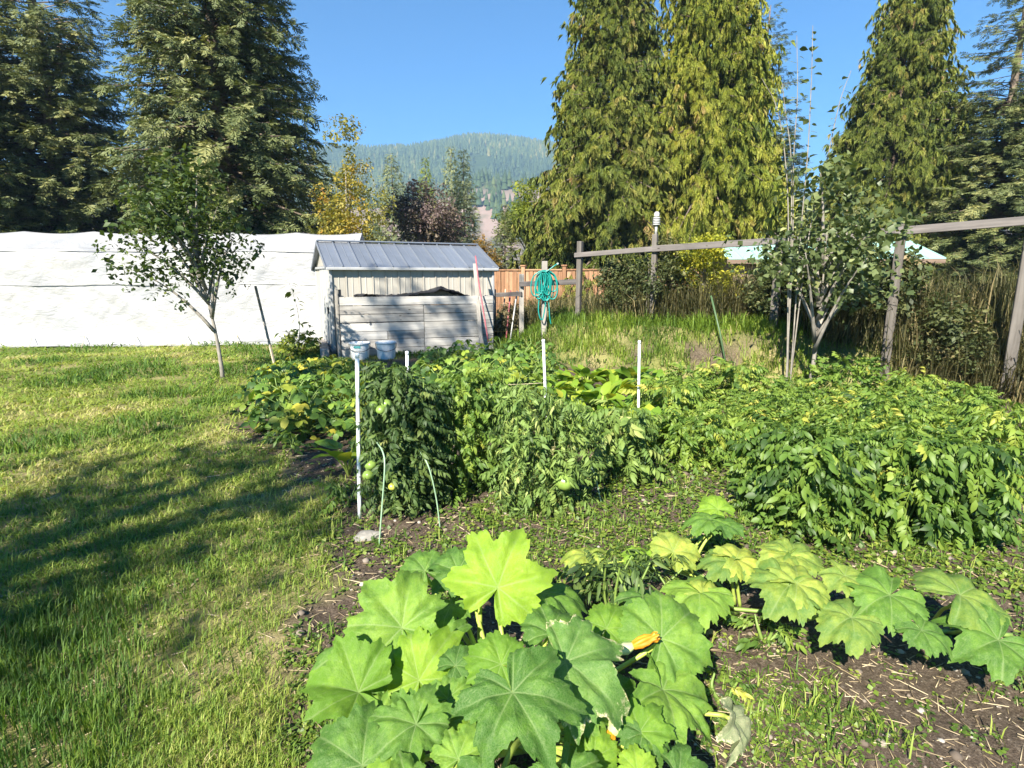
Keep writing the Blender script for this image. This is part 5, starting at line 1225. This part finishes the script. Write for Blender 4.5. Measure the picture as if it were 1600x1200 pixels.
# weedy stem in front of the squash
for k, (px, Y, H, lb) in enumerate(((1008, 2.15, 0.40, 'upright dark stemmed weed among the yellowing squash leaves'), (975, 2.35, 0.30, 'smaller leafy weed left of the dark stemmed weed'), (1062, 2.3, 0.28, 'small branching weed right of the dark stemmed weed'))):
    x = (px-800)/FPX*Y*0.97
    bushy('weed', lb, 'weed', None, (x, Y, hz(x, Y)), H, .16, 26, M['tomato_leaf'], CUR if k == 0 else TOM, 360+k, 0.13, (-0.3, 0.8), 3)
for k, (px, py, s, lb) in enumerate(((541, 792, .5, 'small dock weed on the soil left of the front white stake'), (455, 700, .5, 'small weed on the lawn edge before the bean bed'), (1195, 1000, .35, 'feathery weed on the bare soil below the yellow squash leaves'), (1130, 1090, .3, 'tiny weed on the bare soil beside the withered leaf'), (765, 640, .0, ''))):
    if s == 0: continue
    p = gnd(px, py); bushy('weed', lb, 'weed', None, p, 0.16*s/0.5, .13*s/.5, 16, M['potato_leaf'], TOM, 380+k, 0.13*s/.5, (-0.1, 0.9), 3)

dF_ = (FB-FA)/np.linalg.norm(FB-FA); nF_ = np.array([-dF_[1], dF_[0]]); nF_ = nF_ if nF_[1] > 0 else -nF_
M['goldenrod'] = foliage('goldenrod', [(0.0, (0.12, 0.16, 0.02)), (0.5, (0.30, 0.31, 0.03)), (1.0, (0.48, 0.42, 0.04))], 0.3, 0.6)
M['dry_leaf'] = foliage('dry twiggy leaves', [(0.0, (0.06, 0.055, 0.025)), (0.5, (0.14, 0.12, 0.06)), (1.0, (0.26, 0.21, 0.12))], 0.15, 0.7)
# ================================================================== NEAR SAPLINGS AND SHRUBS
ROUND = [cluster_t(5, s+50, w=0.85, size=0.34) for s in range(3)]
APP = [cluster_t(7, s+60, w=0.6, size=0.34) for s in range(3)]
ap = gnd(352, 592)
broadleaf((ap[0]-0.05, ap[1], ap[2]), 3.15, 0.92, 'young apple tree at the left edge, before the white tarp', None, M['apple_leaf'], 61, 620, 0.26, 0.3, 'apple_tree', bark='bark_grey', nl=16, tm=APP, trunk=0.011, lean=(-0.35, 0))
def twiggy(name, label, cat, loc, stems, mat, tmpl, size, seed, group=None, gap=0.09, r0=0.010, start=0.2):
    """upright shoots with leaves set along them; stems are lists of points relative to the base"""
    rs = np.random.RandomState(seed); t = thing(name, label, cat, loc, 0, group); st = Acc(); P = []; D = []
    for s in stems:
        C = crv(s, 20); add_tube(st, C, np.linspace(r0, r0*0.3, len(C)), 5, cap=False)
        Ls = np.concatenate([[0], np.cumsum(np.linalg.norm(np.diff(C, axis=0), axis=1))])
        for q in np.arange(Ls[-1]*start, Ls[-1]*1.0, gap):
            p = np.array([np.interp(q, Ls, C[:, k]) for k in range(3)]); a = rs.uniform(0, 6.28); d = np.array([math.cos(a), math.sin(a), rs.uniform(-.5, .5)]); P.append(p+d*size*0.25); D.append(d)
    st.build('stem', M['bark_grey'], t, smooth=True); P = np.array(P); D = np.array(D); n = len(P); acc = Acc(); w = rs.randint(0, len(tmpl), n)
    Mm = scaled(frames(D, np.array([0, 0, 1.0]), rs.uniform(-.6, .6, n)), size*rs.uniform(.7, 1.25, n)); V = rs.rand(n)
    for k in range(len(tmpl)): q = w == k; acc.inst(tmpl[k], Mm[q], P[q], V[q])
    acc.build('foliage', mat, t, kind='stuff'); return t
ONE = [leaf_t(0.8, 0.15, 0.2, 2), leaf_t(0.7, 0.2, 0.3, 2)]; NARROW = [leaf_t(0.42, 0.2, 0.35, 2), leaf_t(0.36, 0.25, 0.5, 2)]
aY = 7.0; ab = at(1236, 520, aY); ab[2] = hz(ab[0], ab[1])
def rel(px, py, dy=0.0): return at(px, py, aY+dy)-ab
broadleaf((ab[0]+0.3, ab[1], ab[2]), 2.75, 0.8, 'aspen sapling crown beside the right fence post', None, M['aspen_leaf'], 62, 520, 0.22, 0.30, 'aspen_tree', nl=14, tm=ROUND, trunk=0.012)
twiggy('aspen_sapling', 'tall sparse aspen shoots reaching into the blue sky at the right edge', 'tree', ab, [
    [(0, 0, 0), rel(1238, 400), rel(1240, 250), rel(1246, 150), rel(1245, 55)], [(0.02, 0, 0), rel(1232, 380), rel(1228, 260), rel(1214, 170), rel(1190, 122)],
    [(0.03, 0.02, 0), rel(1236, 380), rel(1236, 250), rel(1228, 180), rel(1222, 130)], [(0.05, 0, 0), rel(1250, 380), rel(1262, 240), rel(1268, 120), rel(1270, 40)], [(0.05, 0.03, 0), rel(1262, 380), rel(1290, 260), rel(1312, 160), rel(1330, 110)]], M['aspen_leaf'], ONE, 0.085, 63, gap=0.075, start=0.35)
ab2 = gnd(1018, 505, 0.6); aY2 = ab2[1]
def rel2(px, py, dy=0.0): return at(px, py, aY2+dy)-ab2
twiggy('aspen_sapling', 'slender pair of round leaved stems on the bank below the sensor post', 'tree', ab2, [[(-.05, 0, 0), rel2(1010, 470), rel2(1014, 420), rel2(1008, 385)], [(0.07, 0, 0), rel2(1025, 470), rel2(1027, 420), rel2(1034, 392)], [(0.05, .02, 0), rel2(1022, 460), rel2(1018, 410), rel2(1022, 395)]], M['aspen_leaf'], ONE, 0.075, 64, gap=0.03, start=0.3)
tsb = at(462, 552, 10.9); tsb[2] = hz(tsb[0], tsb[1])
def rel3(px, py, dy=0.0): return at(px, py, 10.9+dy)-tsb
twiggy('sapling', 'thin sapling standing alone before the white tarp', 'tree', tsb, [[(0, 0, 0), rel3(468, 520), rel3(464, 480), rel3(452, 442)], [(0, 0, 0), rel3(458, 530), rel3(446, 518), rel3(436, 520)], [(0, 0, 0), rel3(478, 525), rel3(482, 505)]], M['lime_leaf'], NARROW, 0.15, 65, gap=0.05, start=0.12, r0=0.008)
p = gnd(470, 556); bushy('weed', 'leafy weeds growing at the tarp corner beside the timber sill', 'weed', None, p, 0.45, 0.38, 120, M['lime_leaf'], POT, 66, 0.17, (-.3, .8), 5)
p = gnd(1092, 515, .6); bushy('shrub', 'small yellow leaved seedling on top of the bank', 'shrub', None, p, 0.34, 0.17, 60, M['larch'], POT, 67, 0.13, (-.5, .5), 3, vm=0.7)
yb = at(1098, 470, 9.9); yb[2] = hz(yb[0], yb[1])
broadleaf(tuple(yb), 1.38, 0.58, 'bright yellow goldenrod bush behind the rail fence', None, M['goldenrod'], 68, 620, 0.17, 0.3, 'shrub', 'shrub', nl=12)
BRS = []
for k, (px, dY, H, r, lb) in enumerate(((945, .35, 1.05, .36, 'dull bramble right of the tall fence post'), (982, .30, 1.2, .42, 'second dull bramble right of the tall fence post'), (1032, .22, 1.35, .42, 'bramble under the sensor post'), (1190, .3, 1.0, .42, 'dark bramble beneath the mint green roof'), (1225, .3, 1.3, .5, 'dark bramble behind the right fence post'), (1310, .3, 1.3, .5, 'dark bramble right of the aspen sapling'), (1400, .3, 1.25, .5, 'dark bramble behind the second last fence post'), (1500, .3, 1.3, .5, 'rightmost dark bramble along the rail fence'))):
    q = fpt(fence_t(px)); x, y = q[0]+nF_[0]*dY, q[1]+nF_[1]*dY
    if k < 3: BRS.append(broadleaf((x, y, hz(x, y)), H, r, lb, None, M['bramble'], 400+k, 420, 0.2, 0.06, 'bramble', 'shrub', bark='stem_brown', nl=12))
    else: dup(BRS[k % 3], (x, y, hz(x, y)), k*1.7, H/1.2, lb)
broadleaf((at(792, 480, 12.3)[0], 12.3, hz(at(792, 480, 12.3)[0], 12.3)), .75, .4, 'low dry bramble between the shed and the hose post', None, M['dry_leaf'], 409, 300, 0.2, 0.06, 'bramble', 'shrub', bark='stem_brown', nl=10)
# shade trees standing behind the viewer on the left
def shade_tree(gx_, gy_, h, H, r, label, seed, n, size, z0, off=(0, 0)):
    x = gx_+SUN.x/SUN.z*h; y = gy_+SUN.y/SUN.z*h
    broadleaf((x-off[0], y-off[1], hz(x, y)), H, r, label, None, M['apple_leaf'], seed, n, size, z0, 'maple_tree', nl=14, trunk=0.007, lean=off)
shade_tree(-2.0, 4.3, 6.2, 7.0, 1.6, 'leafy maple behind the viewer at left, nearest the lawn', 71, 190, 0.5, 0.74)
shade_tree(-0.75, 11.2, 11.0, 12.2, 1.6, 'tall maple farther behind the viewer', 72, 210, 0.6, 0.78)

# ================================================================== GRASS, WEEDS, LITTER
def tuft_t(n, seed, spread=0.5, w=0.07, bend=0.5):
    r = np.random.RandomState(seed); V = []; F = []
    for k in range(n):
        a = r.uniform(0, 6.28); b = r.uniform(0, 6.28); p = np.array([math.cos(b), math.sin(b), 0])*spread*r.rand()**0.5; d = np.array([math.cos(a), math.sin(a), 0]); s = np.array([-d[1], d[0], 0])*w*0.5*r.uniform(0.7, 1.2)
        h = r.uniform(0.55, 1.15); bd = bend*r.uniform(0.3, 1.3); c = len(V)
        V += [p-s, p+s, p+d*bd*0.3*h+s*0.8+[0, 0, h*0.6], p+d*bd*0.3*h-s*0.8+[0, 0, h*0.6], p+d*bd*h+[0, 0, h*(1-0.25*bd)]]
        F += [(c, c+1, c+2), (c, c+2, c+3), (c+3, c+2, c+4)]
    return np.array(V, float), np.array(F)
M['lawn'] = foliage('lawn grass', [(0.0, (0.06, 0.13, 0.018)), (0.35, (0.165, 0.25, 0.03)), (0.65, (0.31, 0.36, 0.07)), (0.85, (0.46, 0.41, 0.17)), (1.0, (0.54, 0.46, 0.27))], 0.3, 0.6)
M['lush'] = foliage('lush bank grass', [(0.0, (0.07, 0.13, 0.016)), (0.5, (0.17, 0.26, 0.028)), (0.8, (0.27, 0.32, 0.05)), (1.0, (0.44, 0.38, 0.18))], 0.3, 0.55)
M['dry_grass'] = foliage('dry tall grass', [(0.0, (0.05, 0.055, 0.018)), (0.4, (0.14, 0.125, 0.05)), (0.75, (0.29, 0.23, 0.11)), (1.0, (0.42, 0.34, 0.19))], 0.25, 0.65)
M['weed_cover'] = foliage('low weeds', [(0.0, (0.04, 0.08, 0.016)), (0.5, (0.10, 0.17, 0.024)), (1.0, (0.22, 0.27, 0.045))], 0.25, 0.5)
M['straw'] = foliage('straw', [(0.0, (0.14, 0.10, 0.06)), (0.5, (0.32, 0.25, 0.15)), (1.0, (0.50, 0.42, 0.28))], 0.05, 0.8)
M['pebble'] = foliage('pebbles and clods', [(0.0, (0.05, 0.04, 0.03)), (0.5, (0.14, 0.11, 0.085)), (0.85, (0.22, 0.185, 0.15)), (1.0, (0.36, 0.33, 0.29))], 0.0, 0.9)
def zrot(n): 
    a = RS.uniform(0, 6.28, n); Mm = np.zeros((n, 3, 3)); Mm[:, 0, 0] = np.cos(a); Mm[:, 0, 1] = -np.sin(a); Mm[:, 1, 0] = np.sin(a); Mm[:, 1, 1] = np.cos(a); Mm[:, 2, 2] = 1; return Mm
def scatter(name, mat, x, y, tmpl, sxy, sz, var, dz=0.0, **pr):
    n = len(x); Mm = zrot(n); Mm[:, :, :2] *= np.asarray(sxy)[:, None, None]; Mm[:, :, 2] *= np.asarray(sz)[:, None]
    z = hgt(x, y)+dz; w = RS.randint(0, len(tmpl), n); acc = Acc()
    for k in range(len(tmpl)): q = w == k; acc.inst(tmpl[k], Mm[q], np.stack([x, y, z], 1)[q], var[q])
    return acc.build(name, mat, kind='stuff', **pr)
def polar(n, r0, r1, a0=-52, a1=52):
    r = r0*(r1/r0)**RS.rand(n); a = np.radians(RS.uniform(a0, a1, n)); return r*np.sin(a), r*np.cos(a), r
TUF = [tuft_t(5, s, 0.9, 0.085, 0.95) for s in range(8)]
x, y, r = polar(84000, 1.0, 26)
g = garden(x, y); bm_ = bankmask(x, y)*sst(-0.5, 0.6, x); q = (g < RS.rand(len(x))*0.8) & (bm_ < 0.3); x, y, r, g = x[q], y[q], r[q], g[q]
patch = fbm(x*1.1, y*1.1, 201, 4); bare = 0.75*sst(0.60, 0.70, fbm(x*2.0+9, y*2.0, 202, 3)); q = RS.rand(len(x)) > bare*0.7; x, y, r, g, patch = x[q], y[q], r[q], g[q], patch[q]
wsc = np.maximum(0.034, 0.0175*r)*RS.uniform(.7, 1.2, len(x)); hs_ = (0.045+0.03*RS.rand(len(x)))*(0.75+0.8*sst(0.5, 0.35, patch))*np.minimum(1+r/40, 1.5)
scatter('lawn_grass', M['lawn'], x, y, TUF, wsc, hs_, np.clip(0.30+(patch-0.5)*1.5+RS.normal(0, 0.15, len(x))+0.25*g, 0, 1))
# bank
LON = [tuft_t(5, s+20, 0.5, 0.05, 1.1) for s in range(5)]
x = RS.uniform(-1.4, 9, 60000); y = RS.uniform(4.5, 13, 60000); b = bankmask(x, y); bdd = polydist(x, y, BANK)
q = (bdd > -0.25) & (bdd < 2.6) & (x > -0.9) & (b > 0.12+0.2*RS.rand(len(x))) & (np.abs(x/np.maximum(y, .1)) < 1.0)
sc_ = np.exp(-((bdd-0.35)/0.2)**2)*sst(0.42, 0.6, fbm(x*1.3, y*1.3, 77)); q &= RS.rand(len(x)) > sc_*0.85
x, y, bdd = x[q], y[q], bdd[q]; x, y, bdd = x[:10500], y[:10500], bdd[:10500]
pt = fbm(x*0.9, y*0.9, 211)
scatter('bank_grass', M['lush'], x, y, LON, RS.uniform(.13, .25, len(x)), RS.uniform(.13, .28, len(x))*(0.8+0.6*pt), np.clip(0.25+(pt-.5)*0.9+RS.normal(0, .18, len(x))+0.25*np.exp(-((bdd-.3)/.3)**2), 0, 1))
# tall dry grass and weeds along the fence
TALL = [tuft_t(7, s+40, 0.6, 0.028, 1.0) for s in range(6)]
n = 7000; t = RS.uniform(-0.35, 1.1, n); off = RS.exponential(0.6, n)+0.02
dF = (FB-FA)/np.linalg.norm(FB-FA); nF = np.array([-dF[1], dF[0]]); nF = nF if nF[1] > 0 else -nF
x = FA[0]+t*(FB-FA)[0]+nF[0]*off; y = FA[1]+t*(FB-FA)[1]+nF[1]*off; q = (x > -0.75); x, y = x[q], y[q]
den = fbm(x*0.8, y*0.8, 221); q = RS.rand(len(x)) < sst(0.30, 0.5, den); x, y, den = x[q], y[q], den[q]
scatter('tall_dry_grass', M['dry_grass'], x, y, TALL, RS.uniform(.28, .6, len(x)), RS.uniform(.25, .95, len(x))*(0.5+den), np.clip(RS.normal(0.2, .24, len(x)), 0, 1))
# field grass beyond
x = RS.uniform(-3, 14, 2600); y = RS.uniform(12, 25, 2600)
q = np.abs(x/y) < 0.95; x, y = x[q], y[q]
scatter('field_grass', M['dry_grass'], x, y, TALL, RS.uniform(.7, 1.2, len(x)), RS.uniform(.15, .34, len(x)), np.clip(RS.normal(0.35, .22, len(x)), 0, 1))
# low weeds on the dug bed
WEE = [cluster_t(6, s+80, w=0.75, size=0.46, spread=1.2) for s in range(5)]
x, y, r = polar(29000, 1.35, 7)
dn = fbm(x*1.4+3, y*1.4, 231, 4); gm = garden(x, y); pathw = np.maximum(np.exp(-((y-3.6)/0.85)**4)*sst(-0.5, 0.1, x), 0.7*np.exp(-((y-3.1)/0.35)**2)*sst(-1.4, -1.0, x))
q = (gm > 0.25) & (RS.rand(len(x)) < np.clip(sst(0.50, 0.64, dn)*0.8+pathw*sst(0.30, 0.40, dn)*1.0+0.06+0.95*np.exp(-(((x-0.93)/.30)**2+((y-1.72)/.2)**2))+0.5*np.exp(-(((x-1.05)/.10)**2+((y-2.15)/.10)**2)), 0, 1)); x, y, r = x[q], y[q], r[q]
scatter('low_weeds', M['weed_cover'], x, y, WEE, np.maximum(.036, .017*r)*RS.uniform(.7, 1.4, len(x)), np.maximum(.026, .013*r)*RS.uniform(.7, 1.3, len(x)), np.clip(RS.normal(.5, .25, len(x)), 0, 1), 0.008)
# sparse grass sprigs on the bed
q = RS.rand(len(x)) < 0.12; scatter('bed_grass', M['lawn'], x[q]+.04, y[q]+.03, TUF, np.full(q.sum(), .06), RS.uniform(.04, .11, q.sum()), RS.uniform(0, .6, q.sum()))
# straw, chips and clods
def stick_t():
    V = np.array([(-.5, -.5, 0), (.5, -.5, 0), (.5, .5, 0), (-.5, .5, 0), (-.5, 0, 1), (.5, 0, 1)], float); return V, np.array([(0, 1, 5), (0, 5, 4), (3, 4, 5), (3, 5, 2), (0, 4, 3), (1, 2, 5)])
x, y, r = polar(11000, 1.1, 6); q = (garden(x, y) > 0.3) | (RS.rand(len(x)) < 0.45); x, y, r = x[q], y[q], r[q]; n = len(x)
a = RS.uniform(0, 6.28, n); d = np.stack([np.cos(a), np.sin(a), RS.uniform(-.15, .2, n)], 1); Mm = frames(d, np.array([0, 0, 1.0])); Mm = scaled(Mm, np.stack([RS.exponential(.028, n)+.012, np.maximum(.0022, .0011*r), np.maximum(.002, .001*r)], 1))
acc = Acc(); acc.inst(stick_t(), Mm, np.stack([x, y, hgt(x, y)+.004], 1), RS.rand(n)); acc.build('straw_litter', M['straw'], kind='stuff')
bm = bmesh.new(); bmesh.ops.create_icosphere(bm, subdivisions=1, radius=0.5); bm.verts.ensure_lookup_table(); iv = np.array([v.co[:] for v in bm.verts]); it = np.array([[v.index for v in f.verts] for f in bm.faces]); bm.free()
PEB = [(iv*(1+0.5*(np.random.RandomState(s).rand(len(iv), 1)-.5)), it) for s in range(4)]
x, y, r = polar(5500, 1.3, 5); q = garden(x, y) > 0.4; x, y, r = x[q], y[q], r[q]; n = len(x); s_ = (0.004+RS.exponential(.006, n))*np.maximum(1, r/2.5)
scatter('soil_crumbs', M['pebble'], x, y, PEB, s_*RS.uniform(.8, 1.5, n), s_*.8, np.clip(RS.rand(n)**1.3, 0, 1), 0.001)
